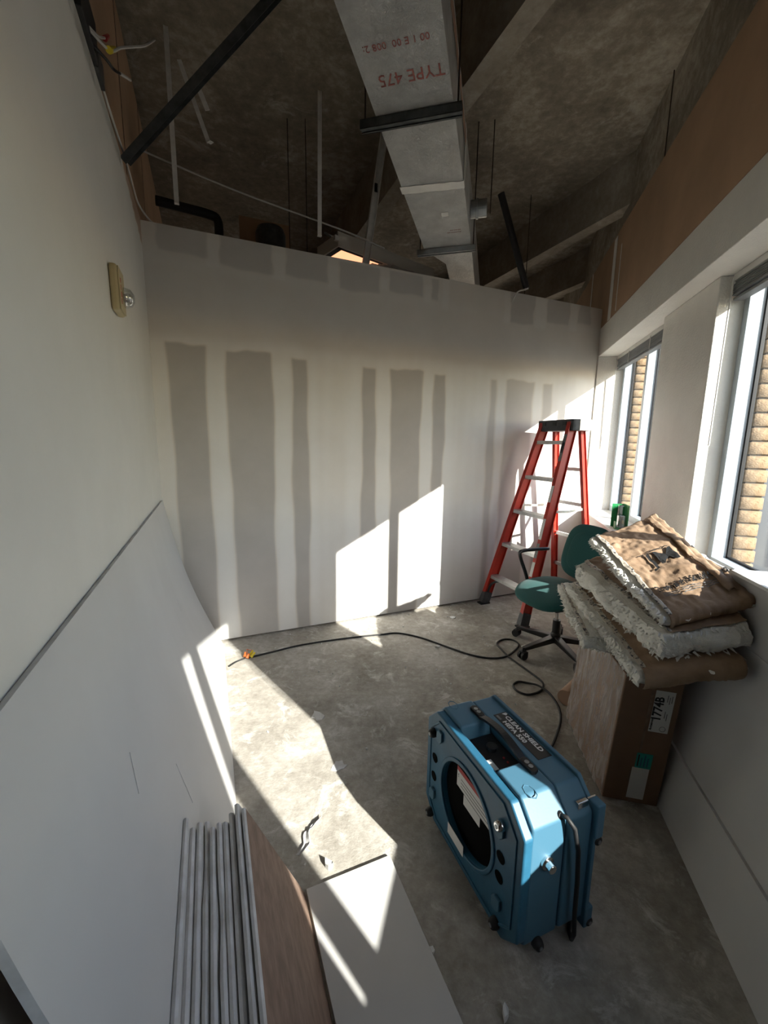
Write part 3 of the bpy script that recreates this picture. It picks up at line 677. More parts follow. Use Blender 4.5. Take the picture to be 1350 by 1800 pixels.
for x in (.140, .412):
    pl_ = MB().prism([(x-.026, .111), (x+.026, .111), (x+.032, .124), (x+.026, .138), (x-.026, .138), (x-.032, .124)], Hh, Hh+.011, TM).build('handle_mount', 'black', h_, bevel=.002)
    for k in (-.009, .009): MB().lathe([(.0075, .011), (.0075, .0125), (.005, .0125), (.005, .0118), (.001, .0118)], Tt_(x+k, .124, Hh), 14).build('screw', 'metal', h_)
npz = Hh-.0055
np_ = MB().box(.165, .395, .178, .232, npz-.001, npz+.0008, TM).build('name_plate', 'black', r)
TN = TM @ Matrix.Translation((0, 0, npz+.0009))
text('CLEAN SHIELD', .0235, TN @ Matrix.Translation((.188, .209, 0)), 'white_print', np_, sx=1.18, bold=.0006)
text('HEPA 550', .0235, TN @ Matrix.Translation((.207, .185, 0)), 'white_print', np_, sx=1.15, bold=.0006)
MB().prism([(.171, .210), (.184, .220), (.178, .230), (.170, .228)], npz+.0009, npz+.0014, TM).build('leaf_emblem', 'white_print', np_)
MB().box(.172, .196, .183, .192, npz+.0009, npz+.0013, TM).build('badge', 'grey_print', np_)
for x in (.07, .485): MB().tube([TM @ Vector((x+.024*math.cos(a), .066+.016*math.sin(a), Hh+.0002)) for a in [math.pi*i/8*2 for i in range(9)]], .0016, 5).build('moulded_ring', 'blue_dusty', r)

# ------------------------------------------------------------------ cables on the floor
def catmull(P, n=10):
    P = [Vector(p) for p in P]; out = []
    for i in range(len(P)-1):
        p0, p1, p2, p3 = P[max(i-1, 0)], P[i], P[i+1], P[min(i+2, len(P)-1)]
        for k in range(n):
            t = k/n; out.append(.5*((2*p1)+(p2-p0)*t+(2*p0-5*p1+4*p2-p3)*t*t+(3*p1-p0-3*p2+p3)*t**3))
    return out+[P[-1]]
cz_ = .006
pts = [(-.915, 2.582), (-.75, 2.68), (-.586, 2.775), (-.30, 2.88), (-.02, 2.955), (.124, 2.985), (.30, 2.91), (.488, 2.764), (.62, 2.67), (.742, 2.628), (.86, 2.65), (.955, 2.74), (1.01, 2.83), (.985, 2.90), (.915, 2.905), (.852, 2.84), (.850, 2.74), (.885, 2.64), (.939, 2.51), (.985, 2.40), (1.0, 2.33), (.965, 2.26), (.91, 2.225), (.855, 2.215), (.812, 2.25), (.808, 2.305), (.85, 2.345), (.90, 2.335), (.955, 2.285), (.992, 2.20), (1.0, 2.10), (.965, 1.99), (.90, 1.88), (.83, 1.78)]
cp_ = [(x, y, cz_ + (.012 if i in (16, 28, 29) else 0)) for i, (x, y) in enumerate(pts)]
r = thing('power_cable', 'black power cable looping across the concrete floor', 'cable', (.3, 2.8, 0))
MB().tube(catmull(cp_, 8), .0062, 7).build('cord', 'rubber', r, smooth=True)
tag(MB().tube(catmull([(-1.0, 2.475, .006), (-.975, 2.53, .006), (-.93, 2.575, .008)], 6), .0055, 6).build('short_cable', 'rubber', origin=(-.98, 2.52, 0), smooth=True), 'short black lead on the floor by the foot of the leaning sheet', 'cable')
pc = thing('wire_connector', 'orange and yellow wire connectors where the floor cable ends', 'connector', (-.915, 2.575, 0))
for (dx, dy, m_) in ((0, 0, 'orange'), (.022, .012, 'yellow'), (-.02, .014, 'orange'), (.008, .03, 'yellow')):
    MB().tube([(-.915+dx, 2.575+dy, .010), (-.905+dx*1.6, 2.59+dy*1.5, .034)], [.011, .006], 10).build('wire_nut', m_, pc)
MB().tube([(-.91, 2.58, .012), (-.93, 2.62, .05), (-.90, 2.64, .03)], .002, 5).build('loose_wire', 'orange', pc)

# ------------------------------------------------------------------ stepladder
fl0, fr0 = Vector((.942, 3.637, 0)), Vector((1.139, 3.139, 0))
sd = (fr0-fl0).normalized(); bk = Vector((-sd.y, sd.x, 0)); mid = (fl0+fr0)/2; LH = 1.655
topc = mid+bk*.515+ZU*LH; rear = mid+bk*.80
r = thing('stepladder', 'red fibreglass stepladder with grey top cap beside the window', 'ladder', mid+bk*.4)
FL, FR = fl0.copy(), fr0.copy(); TLp, TRp = topc-sd*.155-bk*.05, topc+sd*.155-bk*.05
RL, RR = rear-sd*.225, rear+sd*.20; TRL, TRR = topc-sd*.14+bk*.055, topc+sd*.14+bk*.055
def rail(a, b_, dep, wid, name):
    d = (b_-a).normalized(); out = bk-d*bk.dot(d); out.normalize(); mb = MB()
    mb.bar(a, b_, wid*.3, dep, up=out)
    mb.bar(a+out*(dep/2-.003), b_+out*(dep/2-.003), wid, .006, up=out); mb.bar(a-out*(dep/2-.003), b_-out*(dep/2-.003), wid, .006, up=out)
    return mb.build(name, 'red', r)
u = lambda a, b_, t: a+(b_-a)*t
for a, b_ in ((FL, TLp), (FR, TRp)): rail(u(a, b_, .01), b_, .086, .036, 'front_rail')
for a, b_ in ((RL, TRL), (RR, TRR)): rail(u(a, b_, .02), b_, .052, .032, 'rear_rail')
for k in range(5):
    t = (.305*(k+1)-.03)/LH; a, b_ = u(FL, TLp, t), u(FR, TRp, t)
    st = MB(); st.bar(a, b_, .085, .006); st.bar(a-ZU*.012-bk*.038, b_-ZU*.012-bk*.038, .005, .028); st.bar(a-ZU*.012+bk*.038, b_-ZU*.012+bk*.038, .005, .028)
    for g in range(5): st.bar(a+ZU*.0035+bk*(-.03+.015*g), b_+ZU*.0035+bk*(-.03+.015*g), .004, .003)
    st.build('step', 'alu', r)
for k in range(4):
    t = (.305*(k+1)+.04)/LH; a, b_ = u(RL, TRL, t), u(RR, TRR, t)
    MB().bar(a, b_, .02, .030).build('rear_brace', 'alu', r)
for a, ta, b_, tb in ((FL, TLp, RL, TRL), (FR, TRp, RR, TRR)):
    p, q = u(a, ta, .56), u(b_, tb, .56); m_ = (p+q)/2-ZU*.012
    MB().bar(p, m_, .004, .022).bar(m_, q, .004, .022).build('spreader', 'alu', r)
# knee braces under the lowest step
for a, b_, sg in ((FL, TLp, 1), (FR, TRp, -1)):
    p = u(a, b_, .035); q = u(FL, TLp, .165)*(.72 if sg > 0 else .28)+u(FR, TRp, .165)*(.28 if sg > 0 else .72)
    MB().tube(catmull([p+sd*sg*.01, p*.5+q*.5-ZU*.0+sd*sg*-.045+ZU*.025, q-ZU*.01], 6), .011, 6).build('knee_brace', 'cap_grey', r, smooth=True)
Tc = frame(topc-ZU*.03, sd, bk)
cap = MB().prism([(-.195, -.095), (.195, -.095), (.205, -.07), (.20, .10), (-.20, .10), (-.205, -.07)], -.045, .048, Tc).build('top_cap', 'cap_grey', r, bevel=.008)
MB().box(.08, .17, -.03, .05, .0485, .0505, Tc).build('paint_splash', 'white_print', cap)
MB().box(.192, .2085, -.03, .095, -.043, .046, Tc).build('end_plate', 'alu', cap, bevel=.003)
for x in (-.12, 0, .11): MB().box(x-.02, x+.02, -.099, -.094, .0, .03, Tc).build('tool_slot', 'black', cap)
for p, b_, w_ in ((FL, TLp, .09), (FR, TRp, .09), (RL, TRL, .06), (RR, TRR, .06)):
    d = (b_-p).normalized()
    f = MB().bar(p+ZU*.012, p+d*.115, w_*1.0, .052, up=sd, w2=w_*.95, h2=.045).build('foot', 'cap_grey', r, bevel=.004)
    MB().box(-.05 if w_ > .07 else -.034, .05 if w_ > .07 else .034, -.032, .032, 0, .012, frame(p, bk, sd)).build('rubber_pad', 'rubber', f)
dR = (TRp-FR).normalized(); outR = sd
def sticker(t0, t1, m_, wd_=.05, nm='sticker', off=-.0445):
    a, b_ = u(FR, TRp, t0), u(FR, TRp, t1); o2 = bk-dR*bk.dot(dR); o2.normalize()
    return MB().bar(a+o2*off, b_+o2*off, wd_*.6, .0016, up=o2).build(nm, m_, r)
sticker(.80, .93, 'grey_print'); sticker(.60, .68, 'white_print'); sticker(.42, .52, 'white_print'); sticker(.33, .40, 'grey_print'); sticker(.24, .31, 'white_print'); sticker(.84, .89, 'black_print', .045)

# ------------------------------------------------------------------ office chair
cc = Vector((1.245, 2.76, 0)); fwd = Vector((-.90, -.36, 0)).normalized(); rt = Vector((-fwd.y, fwd.x, 0)) * -1
r = thing('office_chair', 'teal fabric swivel chair with black base between ladder and carton', 'chair', cc)
def cushion(c, ax, ay, an, hx, hy, th, p=3.2, dish=0, nm='seat', m_='teal', taper=0, par=None, curve=0):
    mb = MB(); nu, nv = 36, 14
    def fn(u_, v_):
        a = u_*2*math.pi; t = v_*math.pi-math.pi/2
        ca, sa, ct, st_ = math.cos(a), math.sin(a), math.cos(t), math.sin(t)
        g = lambda x, e: math.copysign(abs(x)**(2/e), x)
        X = g(ca, p)*g(ct, 3.0); Y = g(sa, p)*g(ct, 3.0); Zz = g(st_, 2.2)
        x = X*hx*(1+taper*Y); y = Y*hy
        return c+ax*x+ay*y+an*(Zz*th-dish*(1-X*X)*(1 if Zz > 0 else .6)-curve*max(0, Y)**2*1.0)
    mb.grid(fn, nu, nv); return mb.build(nm, m_, par or r, smooth=True)
sc = cc+fwd*.02+ZU*.452
cushion(sc, rt, fwd, ZU, .255, .255, .052, dish=.014, taper=-.06, curve=.05)
MB().prism([(-.20, -.19), (.20, -.19), (.17, .17), (-.17, .17)], -.075, -.035, frame(sc, rt, fwd)).build('seat_pan', 'black', r, bevel=.01)
bn = (fwd*.985+ZU*.17).normalized(); bu = (ZU*.985-fwd*.17).normalized(); bcn = cc-fwd*.235+ZU*.70
bkst = cushion(bcn, rt, bu, bn, .215, .205, .035, dish=-.0, taper=-.10, nm='backrest')
cushion(bcn+bn*.022, rt, bu, bn, .150, .150, .022, nm='backrest_pad', taper=-.12, par=bkst)
MB().bar(cc-fwd*.17+ZU*.40, cc-fwd*.275+ZU*.44, .07, .02).bar(cc-fwd*.275+ZU*.43, bcn-bn*.03, .07, .02, up=fwd).build('back_bracket', 'black', r)
for sg in (1, -1):
    b0 = cc+rt*sg*.22+ZU*.41
    pth = [b0-rt*sg*.06+fwd*.02, b0+rt*sg*.055+fwd*.02, b0+rt*sg*.07+fwd*.06+ZU*.10, b0+rt*sg*.07+fwd*.12+ZU*.235, b0+rt*sg*.07+fwd*.10+ZU*.265, b0+rt*sg*.07+ZU*.268-fwd*.02, b0+rt*sg*.07+ZU*.262-fwd*.15]
    mb = MB(); cpt = catmull(pth, 5)
    mb.tube(cpt, .0135, 8); mb.build('armrest', 'black', r, smooth=True)
MB().cyl(cc+ZU*.22, cc+ZU*.40, .014, 16).build('gas_column', 'chrome', r, smooth=False)
MB().lathe([(.001, .065), (.03, .065), (.034, .09), (.034, .13), (.027, .14), (.027, .235), (.001, .236)], frame(cc, Vector((1, 0, 0)), Vector((0, 1, 0))), 20).build('column_cover', 'black', r)
MB().box(-.085, .085, -.12, .09, .345, .40, frame(cc, rt, fwd)).build('tilt_mechanism', 'black', r, bevel=.012)
MB().tube([cc+ZU*.37+fwd*.02+rt*.06, cc+ZU*.36+rt*.2+fwd*.03], .006, 6).build('lever', 'black', r)
for k in range(5):
    a = math.radians(205+72*k); d = Vector((math.cos(a), math.sin(a), 0)); e = cc+d*.295
    sp = MB().bar(cc+d*.015+ZU*.095, e+ZU*.075, .052, .045, w2=.034, h2=.024).build('base_spoke', 'black', r, bevel=.006)
    tg = Vector((-d.y, d.x, 0)); cs = MB()
    cs.cyl(e+ZU*.045, e+ZU*.085, .010, 10)
    for s_ in (-.016, .016): cs.cyl(e+d*.006+ZU*.027+tg*(s_-.008), e+d*.006+ZU*.027+tg*(s_+.008), .027, 18)
    cs.box(-.02, .02, -.024, .024, .03, .056, frame(e, d, tg))
    cs.build('caster', 'rubber', sp)

# ------------------------------------------------------------------ fire strobe on the left wall
p = fB(0, -1.165, 1.965)
r = thing('fire_alarm_strobe', 'cream fire alarm strobe mounted high on the left wall', 'fire alarm', p)
TS = frame(fB(0.001, -1.165, 1.935), nD, ZU, bD)       # x along the wall, y up, z into the room
MB().box(0, .115, 0, .165, 0, .028, TS).build('back_plate', 'cream', r, bevel=.010, seg=3)
MB().box(.006, .109, .006, .159, .028, .032, TS).build('cover', 'cream', r, bevel=.003)
for k, ch in enumerate('FIRE'): text(ch, .024, TS @ Matrix.Translation((.026, .106-k*.024, .0322)), 'red_print', r, bold=.0008)
mb = MB(); mb.lathe([(.036, 0), (.036, .008), (.031, .026), (.016, .036), (.001, .038)], TS @ Matrix.Translation((.082, .068, .031)), 24); mb.build('strobe_lens', 'clear', r, smooth=True)
MB().box(.06, .104, .05, .086, .0322, .036, TS).build('reflector', 'chrome', r, bevel=.002)
MB().cyl(TS @ Vector((.082, .052, .044)), TS @ Vector((.082, .084, .044)), .004, 10).build('flash_tube', 'white_print', r)

# ------------------------------------------------------------------ duct overhead
dz0, dz1 = 2.95, 3.24
r = thing('air_duct', 'silver foil-faced rectangular air duct hung below the concrete deck', 'duct', fW(-2.0, -1.39, dz0))
def dprof(w, o0, o1, z0, z1): return [fW(w, o0, z0), fW(w, o1, z0), fW(w, o1, z1), fW(w, o0, z1)]
def dseg(name, a, b_, m_='foil'):
    return MB().hexa([a[0], a[1], b_[1], b_[0], a[3], a[2], b_[2], b_[3]]).build(name, m_, r)
j1 = -1.90
d1 = dseg('duct_section', dprof(-4.4, -1.573, -1.222, dz0, dz1), dprof(j1, -1.556, -1.198, dz0, dz1))
d2 = dseg('duct_section', dprof(j1, -1.556, -1.198, dz0, dz1), dprof(-1.12, -1.548, -1.19, dz0, dz1))
d3 = dseg('reducer', dprof(-1.12, -1.548, -1.19, dz0, dz1), dprof(-.93, -1.40, -1.185, dz0-.04, dz1))
d4 = dseg('duct_section', dprof(-.93, -1.40, -1.185, dz0-.04, dz1), dprof(1.2, -1.40, -1.185, dz0-.10, dz1))
mb = MB()
mb.grid(lambda a, b_: fW(j1-.035+.07*a+.02*(b_-.5)+.008*nz((b_*6, a, 1)), -1.565+.37*b_, dz0-.003-.002*nz((a*3, b_*8, 0))), 3, 20)
mb.build('mastic_joint', 'mud', r, solid=.003, recalc=False)
mb = MB(); mb.grid(lambda a, b_: fW(j1-.03+.06*a+.01*math.sin(b_*9), -1.196+.001, dz0-.003+.29*b_), 3, 14); mb.build('mastic_joint', 'mud', r, solid=.003, recalc=False)
mb = MB(); mb.grid(lambda a, b_: fW(-1.62+.05*a+.006*nz((a*4, b_*4, 0)), -1.36+.045*b_, dz0-.0015), 4, 4); mb.build('mastic_spot', 'mud', r, solid=.002, recalc=False)
for o_ in (-1.222, -1.1955):
    pass
mb = MB(); mb.grid(lambda a, b_: fW(-4.4+3.28*b_, -1.2215+.0295*b_-.001, dz0+.01+.0*a+.006*a+.002*nz((b_*40, a, 0))), 1, 60); mb.build('corner_tape', 'mud', r, solid=.002, recalc=False)
mb = MB(); mb.grid(lambda a, b_: fW(-4.4+2.5*b_, -1.2195+.024*b_+.002+.004*nz((b_*30, 2, 0)), dz0+.185+.045*a+.012*nz((b_*11, a, 4))), 2, 60); mb.build('seam_tape', 'tube', r, solid=.002, recalc=False)
Td = lambda w, o_: frame(fW(w, o_, dz0-.0012), -oD, wD, -ZU)      # reads from below
def dtext(s_, size, w, o_, m_='red_faded', sx=1): 
    T = frame(fW(w, o_, dz0-.0014), -oD, wD*1.0, -ZU)
    return text(s_, size, T, m_, r, 'ink_print', extrude=.0004, sx=sx)
dtext('TYPE 475', .083, -2.690, -1.222, sx=.84)
dtext('00 1 E 00  008 2:', .042, -2.825, -1.262, sx=.90)
dtext('00:00:00', .020, -1.385, -1.25, sx=1.1)
dtext('00:0000:00', .020, -1.355, -1.25, sx=1.1)
def strut(w, o0, o1, lab):
    q = thing('duct_hanger', lab, 'hanger', fW(w, -1.4, dz0-.05), 'strut channels under the duct')
    c = MB().box(o0, o1, w-.020, w+.020, dz0-.010, dz0-.006, MW).box(o0, o1, w-.020, w-.017, dz0-.045, dz0-.006, MW).box(o0, o1, w+.017, w+.020, dz0-.045, dz0-.006, MW).box(o0, o1, w-.020, w-.011, dz0-.045, dz0-.042, MW).box(o0, o1, w+.011, w+.020, dz0-.045, dz0-.042, MW).build('channel', 'metal_dark' if w < -2 else 'metal', q)
    MB().box(o0, o1, w-.012, w+.012, dz0-.040, dz0-.037, MW).build('channel_web', 'metal_dark', q)
    for o_ in (o0+.02, o1-.02): MB().cyl(fW(w, o_, dz0-.03), fW(w, o_, ZD+.005), .004, 8).build('threaded_rod', 'rust', q)
strut(-2.475, -1.635, -1.165, 'dark strut channel under the near part of the duct')
strut(-1.13, -1.60, -1.155, 'grey strut channel under the far part of the duct')
mb = MB(); mb.lathe([(.055, 0), (.055, .035), (.062, .038), (.062, .05), (.055, .053), (.055, .11), (.001, .11)], frame(fW(-1.33, -1.19, 3.09), wD, ZU, oD), 24)
mb.build('round_collar', 'metal', r, smooth=False)
# flex duct behind the end wall
mb = MB(); cpt = catmull([fB(1.62, .36, 2.80), fB(1.78, .38, 2.83), fB(1.95, .42, 2.83), fB(2.12, .47, 2.83), fB(2.27, .50, 2.84)], 14)
mb.tube(cpt, [.095+.012*math.sin(i*2.1)+.010*nz((i*.7, 0, 0)) for i in range(len(cpt))], 16)
tag(mb.build('flexible_duct', 'foil', origin=fB(2, .4, 2.8), smooth=False), 'crumpled silver flexible duct lying behind the end wall top', 'duct')

# ------------------------------------------------------------------ things above the ceiling line
def stud(name, label, p, q, w=.04, d=.03, m_='metal', group=None, up=None):
    p, q = Vector(p), Vector(q); ax = (q-p).normalized(); up = up or nD
    u_ = up-ax*up.dot(ax); u_.normalize(); s_ = ax.cross(u_); mb = MB()
    mb.bar(p, q, w, .0025, up=u_)
    for sg in (-1, 1): mb.bar(p+s_*sg*(w/2-.001)+u_*d/2, q+s_*sg*(w/2-.001)+u_*d/2, .0025, d, up=u_)
    o = mb.build(name, m_, origin=p); return tag(o, label, 'metal stud', group)
stud('steel_track', 'dark steel track slanting from the left wall top up to the deck', Vector((-1.255, 2.175, 2.765)), Vector((-1.255, 2.175, 2.765))+(Vector((-.54, 2.07, 3.30))-Vector((-1.255, 2.175, 2.765)))*1.45, .055, .032, 'metal_dark', up=Vector((0, .4, -1)))
def hang(label, px_b, n, z0, z1, w=.028, m_='strip', lean=0):
    a = fB(px_b, n, z0); b_ = fB(px_b+lean, n, z1)
    o = MB().bar(a, b_, w, .004, up=nD).bar(a-nD*.01, a+nD*.014, w, .004).build('hanger_strap', m_, origin=a); return tag(o, label, 'strap', 'steel straps hanging from the deck')
hang('pale strap hanging left, ending above the wall top', .205, -.05, 2.86, ZD, .026)
hang('long thin strap hanging down beside the light fixture', 1.095, .02, 2.88, ZD, .028, 'strip', .012)
a = fB(1.468, .16, 2.70); b_ = fB(1.63, .16, ZD)
stud('steel_stud', 'steel stud rising behind the end wall top near the duct', a, b_, .05, .03, 'strip', up=-nD)
MB().box(-.012, .012, -.0016, .0016, -.03, .03, frame(a+(b_-a)*.62-nD*.002, bD, nD)).build('punched_slot', 'gasket', bpy.data.objects['steel_stud'])
o = MB().bar(fB(.265, -.10, 3.58), fB(.40, -.10, 3.20), .024, .004, up=nD).bar(fB(.40, -.10, 3.20), fB(.415, -.13, 3.195), .024, .004).build('bent_strap', 'strip', origin=fB(.3, -.1, 3.2)); tag(o, 'longer bent steel strip dangling at upper left', 'strap')
o = MB().bar(fB(.345, -.16, 3.46), fB(.40, -.16, 3.33), .026, .004, up=nD).build('bent_strap', 'strip', origin=fB(.36, -.16, 3.3)); tag(o, 'short steel strip beside the longer dangling one', 'strap')
a, b_ = fB(2.55, -.06, 3.43), fB(2.865, -.06, 2.775); 
r = thing('black_pipe', 'black insulated pipe sloping down to the end wall top', 'pipe', b_)
MB().cyl(a, b_, .027, 14).build('sleeve', 'rubber', r)
MB().cyl(b_, b_+(b_-a).normalized()*.012, .016, 12).build('white_core', 'white_print', r)
MB().tube(catmull([b_+nD*.0, fB(2.82, -.085, 2.75), fB(2.77, -.06, 2.73), fB(2.75, -.02, 2.66)], 5), .006, 6).build('lead', 'wire_white', r)
tag(MB().tube(catmull([fB(.02, .05, 3.16), fB(.10, .1, 3.165), fB(.6, .1, 3.075), fB(1.3, .1, 2.985), fB(1.62, .1, 2.925)], 8), .0055, 6).build('conduit_wire', 'wire_white', origin=fB(.6, .1, 3.0)), 'thin pale wire strung across the dark plenum', 'wire')
mb = MB(); mb.tube(catmull([fB(.05, .55, 3.13), fB(.25, .55, 3.12), fB(.40, .55, 3.11), fB(.455, .55, 3.08), fB(.46, .55, 2.95), fB(.46, .55, 2.6)], 6), .032, 12)
tag(mb.build('drain_pipe', 'rubber', origin=fB(.4, .55, 2.8), smooth=True), 'black elbowed pipe behind the end wall at left', 'pipe')
r = thing('recessed_light_can', 'dark round recessed light can in a brown housing behind the wall', 'light', fB(.80, .55, 2.75))
MB().box(.62, 1.02, .70, .72, 2.6, 3.22, MB_).build('housing_plate', 'tan', r)
MB().lathe([(.115, 0), (.115, .36), (.10, .40), (.001, .41)], frame(fB(.84, .56, 2.70), bD, nD), 24).build('can', 'metal_dark', r)
tag(MB().box(1.02, 1.32, .25, .45, 2.60, 2.86, MB_).build('black_duct_box', 'rubber', origin=fB(1.1, .3, 2.6), bevel=.01), 'flat black box behind the wall top beside the troffer', 'box')
# troffer
r = thing('troffer_light', 'white fluorescent troffer resting tilted behind the end wall top', 'light fixture', fB(1.5, .3, 2.75))
tx = (bD*.96+nD*.28).normalized(); ty = Vector((-tx.y, tx.x, 0)).normalized(); tz = tx.cross(ty)
TT = frame(fB(1.298, .255, 2.965), tx, ty, tz)
MB().box(0, 1.05, 0, .012, -.02, .085, TT).box(0, 1.05, .30, .312, -.02, .07, TT).box(0, .012, 0, .312, -.02, .07, TT).box(1.04, 1.052, 0, .312, -.02, .07, TT).box(0, 1.05, 0, .312, .066, .072, TT).build('housing', 'paint', r)
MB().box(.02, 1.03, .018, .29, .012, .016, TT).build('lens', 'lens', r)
MB().box(.012, 1.03, .012, .045, -.019, .008, TT).box(.012, .06, .012, .3, -.019, .008, TT).build('lens_frame', 'rubber', r)
MB().tube(catmull([TT @ Vector((.02, .1, .07)), TT @ Vector((.05, .25, .17)), fB(1.62, .75, 3.16), fB(1.8, .9, 3.14)], 6), .008, 6).build('flex_cable', 'metal', r)
MB().box(-.035, .0, -.015, .01, .01, .045, TT).build('clip', 'strip', r)
# thin hanging wires
for i, (bb, n_, z0, lab) in enumerate(((.95, .35, 2.76, 'thin rod hanging left of the light can'), (1.07, .30, 2.80, 'thin rod hanging between light can and long strap'), (2.32, -.25, 3.15, 'thin dark wire hanging right of the duct'), (3.08, -1.02, 3.08, 'long thin wire hanging before the brown wall'), (3.2, .35, 2.9, 'thin wire hanging by the far concrete rib'))):
    tag(MB().tube([fB(bb, n_, z0), fB(bb, n_, ZD+.003)], .0035, 5).build('hanging_wire', 'rust', origin=fB(bb, n_, z0)), lab, 'wire', 'thin wires hanging from the deck')
# junction box with loose wires at upper left
r = thing('junction_box', 'grey junction box with loose wires above the left wall', 'electrical box', fB(.0, -1.04, 2.775))
JB = frame(fB(.012, -1.04, 2.775), nD, -bD)
MB().box(-.03, .085, .0, .032, 0, .085, JB).build('box_shell', 'metal_dark', r, bevel=.003)
MB().box(-.26, -.034, -.004, .032, .0, .13, JB).build('box_shell', 'gasket', r, bevel=.003)
J = lambda x, y, z: JB @ Vector((x, y, z))
MB().tube(catmull([fB(.006, -1.20, 2.80), fB(0.060, -1.142, 2.791), fB(0.090, -1.095, 2.842), fB(0.120, -0.963, 2.953), fB(0.150, -0.829, 3.067), fB(0.165, -0.414, 3.405)], 6), .0045, 6).build('loose_wire', 'wire_white', r)
MB().tube([fB(.060, -1.15, 2.785), fB(.070, -1.07, 2.85)], [.011, .008], 10).build('wire_nut', 'yellow', r)
MB().tube(catmull([fB(.006, -1.16, 2.785), fB(.045, -1.12, 2.775), fB(.060, -1.070, 2.784), fB(.070, -.985, 2.833)], 6), .005, 6).build('loose_wire', 'black', r)
MB().tube([fB(.070, -.992, 2.829), fB(.090, -.866, 2.900)], .0055, 6).build('bare_end', 'wire_white', r)
MB().tube(catmull([fB(.006, -1.212, 2.80), fB(.030, -1.152, 2.815), fB(.040, -1.073, 2.872)], 6), .004, 6).build('loose_wire', 'wire_white', r)
MB().tube([fB(.040, -1.074, 2.869), fB(.044, -1.017, 2.922)], [.009, .006], 8).build('wire_nut', 'red_print', r)
tag(MB().tube(catmull([fB(.004, -1.0, 2.785), fB(.006, -.86, 2.778), fB(.006, -.70, 2.788), fB(.006, -.55, 2.800), fB(.006, -.376, 2.800), fB(.006, -.242, 2.788), fB(.008, -.06, 2.80), fB(.06, .03, 2.763), fB(.14, .06, 2.762)], 8), .0055, 6).build('grey_cable', 'wire_white', origin=fB(0, -.5, 2.77), smooth=True), 'grey cable running along the top of the left wall', 'cable')

# ------------------------------------------------------------------ window sill things
r = thing('bulb_carton', 'small green carton with clear blister packs on the far window sill', 'package', fW(-1.08, .1, SILL+.022))
GC = frame(fW(-1.03, .06, SILL+.022), wD, oD)
MB().box(-.07, .07, .03, .034, .0, .19, GC).box(.070, .074, -.05, .034, .0, .185, GC).box(-.07, -.02, -.052, -.048, .0, .06, GC).box(-.07, .07, -.04, .034, .0, .004, GC).build('carton', 'green', r)
MB().box(-.06, .0, -.03, .02, .005, .11, GC).build('clear_pack', 'clear', r, bevel=.01)
MB().box(.005, .06, -.02, .025, .06, .18, GC).build('clear_pack', 'clear', r, bevel=.01)
MB().box(.01, .06, .0275, .0295, .03, .06, GC).build('yellow_stripe', 'yellow', r)
r = thing('vent_grille', 'white louvred grille lying on the drywall edge at the right border', 'grille', fW(-2.95, .03, .99))
GV = frame(fW(-2.78, -.05, .992), -wD, oD, ZU)
MB().box(0, .38, 0, .012, 0, .012, GV).box(0, .38, .148, .16, 0, .012, GV).box(0, .012, 0, .16, 0, .012, GV).box(.368, .38, 0, .16, 0, .012, GV).build('frame', 'white_print', r)
MB().box(.01, .37, .01, .15, 0, .002, GV).build('back_plate', 'grey_print', r)
for k in range(14): MB().box(.018+k*.025, .036+k*.025, .012, .148, .004, .008, GV).build('louvre', 'white_print', r)

# ------------------------------------------------------------------ debris on the floor
def scrap(name, label, x, y, s_, seed, m_='gyp_core', th=.006, n=7, group=None, cat='debris', asp=1, z=0, rz=0):
    rr = random.Random(seed); pts = []
    for k in range(n):
        a = 2*math.pi*k/n+rr.uniform(-.25, .25); q = s_*rr.uniform(.5, 1); px, py = q*math.cos(a), q*math.sin(a)*asp
        pts.append((px*math.cos(rz)-py*math.sin(rz), px*math.sin(rz)+py*math.cos(rz)))
    T = Matrix.Translation((x, y, z))
    mb = MB(); mb.prism(pts, .0005, th, T)
    for i in range(n, 2*n): mb.v[i].z += rr.uniform(-.4, 1.2)*th; mb.v[i].x *= 1
    o = mb.build(name, m_, origin=(x, y, z)); return tag(o, label, cat, group)
scrap('plaster_chip', 'flat plaster chip in the middle of the shaded floor', -.345, 2.00, .045, 1, 'gyp_face', .006, 9)
scrap('plaster_smear', 'round grey plaster patch beside the sunlit strip', -.19, 1.655, .042, 2, 'gyp_edge', .002, 12)
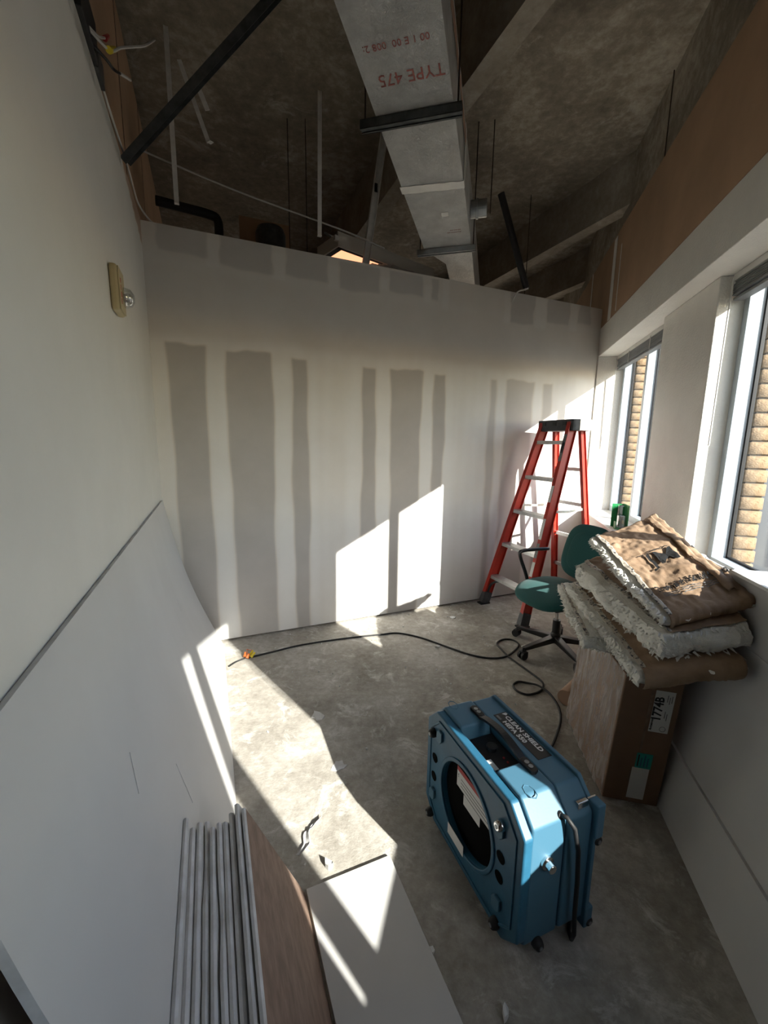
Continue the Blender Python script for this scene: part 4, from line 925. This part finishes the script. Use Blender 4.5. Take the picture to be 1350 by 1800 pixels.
scrap('paper_scrap', 'white paper scrap at the end of the flat drywall piece', -.175, 1.205, .020, 3, 'white_print', .012, 7)
scrap('paper_scrap', 'white crumpled scrap on the dark floor below the blue machine', .335, .835, .024, 4, 'white_print', .012, 7, asp=.5, rz=1.2)
scrap('paper_scrap', 'small white scrap beside the right edge of the flat drywall', .155, .965, .013, 5, 'white_print', .005)
scrap('paper_scrap', 'white scrap on the floor under the wall sun patch', .60, 3.30, .03, 6, 'white_print', .004)
scrap('paper_scrap', 'white chip on the floor behind the cable by the ladder', .40, 2.79, .025, 8, 'gyp_core', .006)
scrap('paper_scrap', 'pale scrap between the cable loop and the chair base', 1.06, 2.80, .05, 9, 'fluff', .008, 9, asp=.4)
scrap('wood_sliver', 'thin pale sliver on the floor behind the blue machine', .70, 2.02, .035, 10, 'strip', .004, 6, asp=.14, rz=-.6)
r = thing('torn_paper_strip', 'curled torn paper strip lying in the sunlit strip of floor', 'debris', (-.26, 1.32, 0))
ct = catmull([(-.285, 1.24, .0), (-.265, 1.275, .0), (-.275, 1.32, .0), (-.255, 1.35, .0), (-.232, 1.385, .0)], 6)
mb = MB(); mb.grid(lambda a, b_: ct[int(round(b_*(len(ct)-1)))]+Vector((.028*(a-.5)*(1-.5*b_), .006*(a-.5), .002+.022*abs(a-.3)+.006*nz((a*3, b_*7, 0)))), 5, len(ct)-1)
mb.build('paper', 'gyp_face', r, smooth=True, solid=.001, recalc=False)
rr = random.Random(11)
for k in range(70):
    x, y = None, None
    while True:
        b_ = rr.uniform(.45, 3.0); n_ = -rr.random()**1.6*2.2-.05
        p = fB(b_, n_)
        if p.x < .9 - .2*(p.y < 1.6)*1 and not (.1 < p.x < .75 and p.y < 1.5) and p.y > .6 and not (b_ < .9 and n_ < -1.9): break
    scrap('plaster_crumb', 'tiny white plaster crumb scattered on the concrete floor', p.x, p.y, rr.uniform(.003, .009), 100+k, rr.choice(['gyp_core', 'white_print', 'gyp_core']), rr.uniform(.003, .006), 5, 'plaster crumbs scattered on the floor')
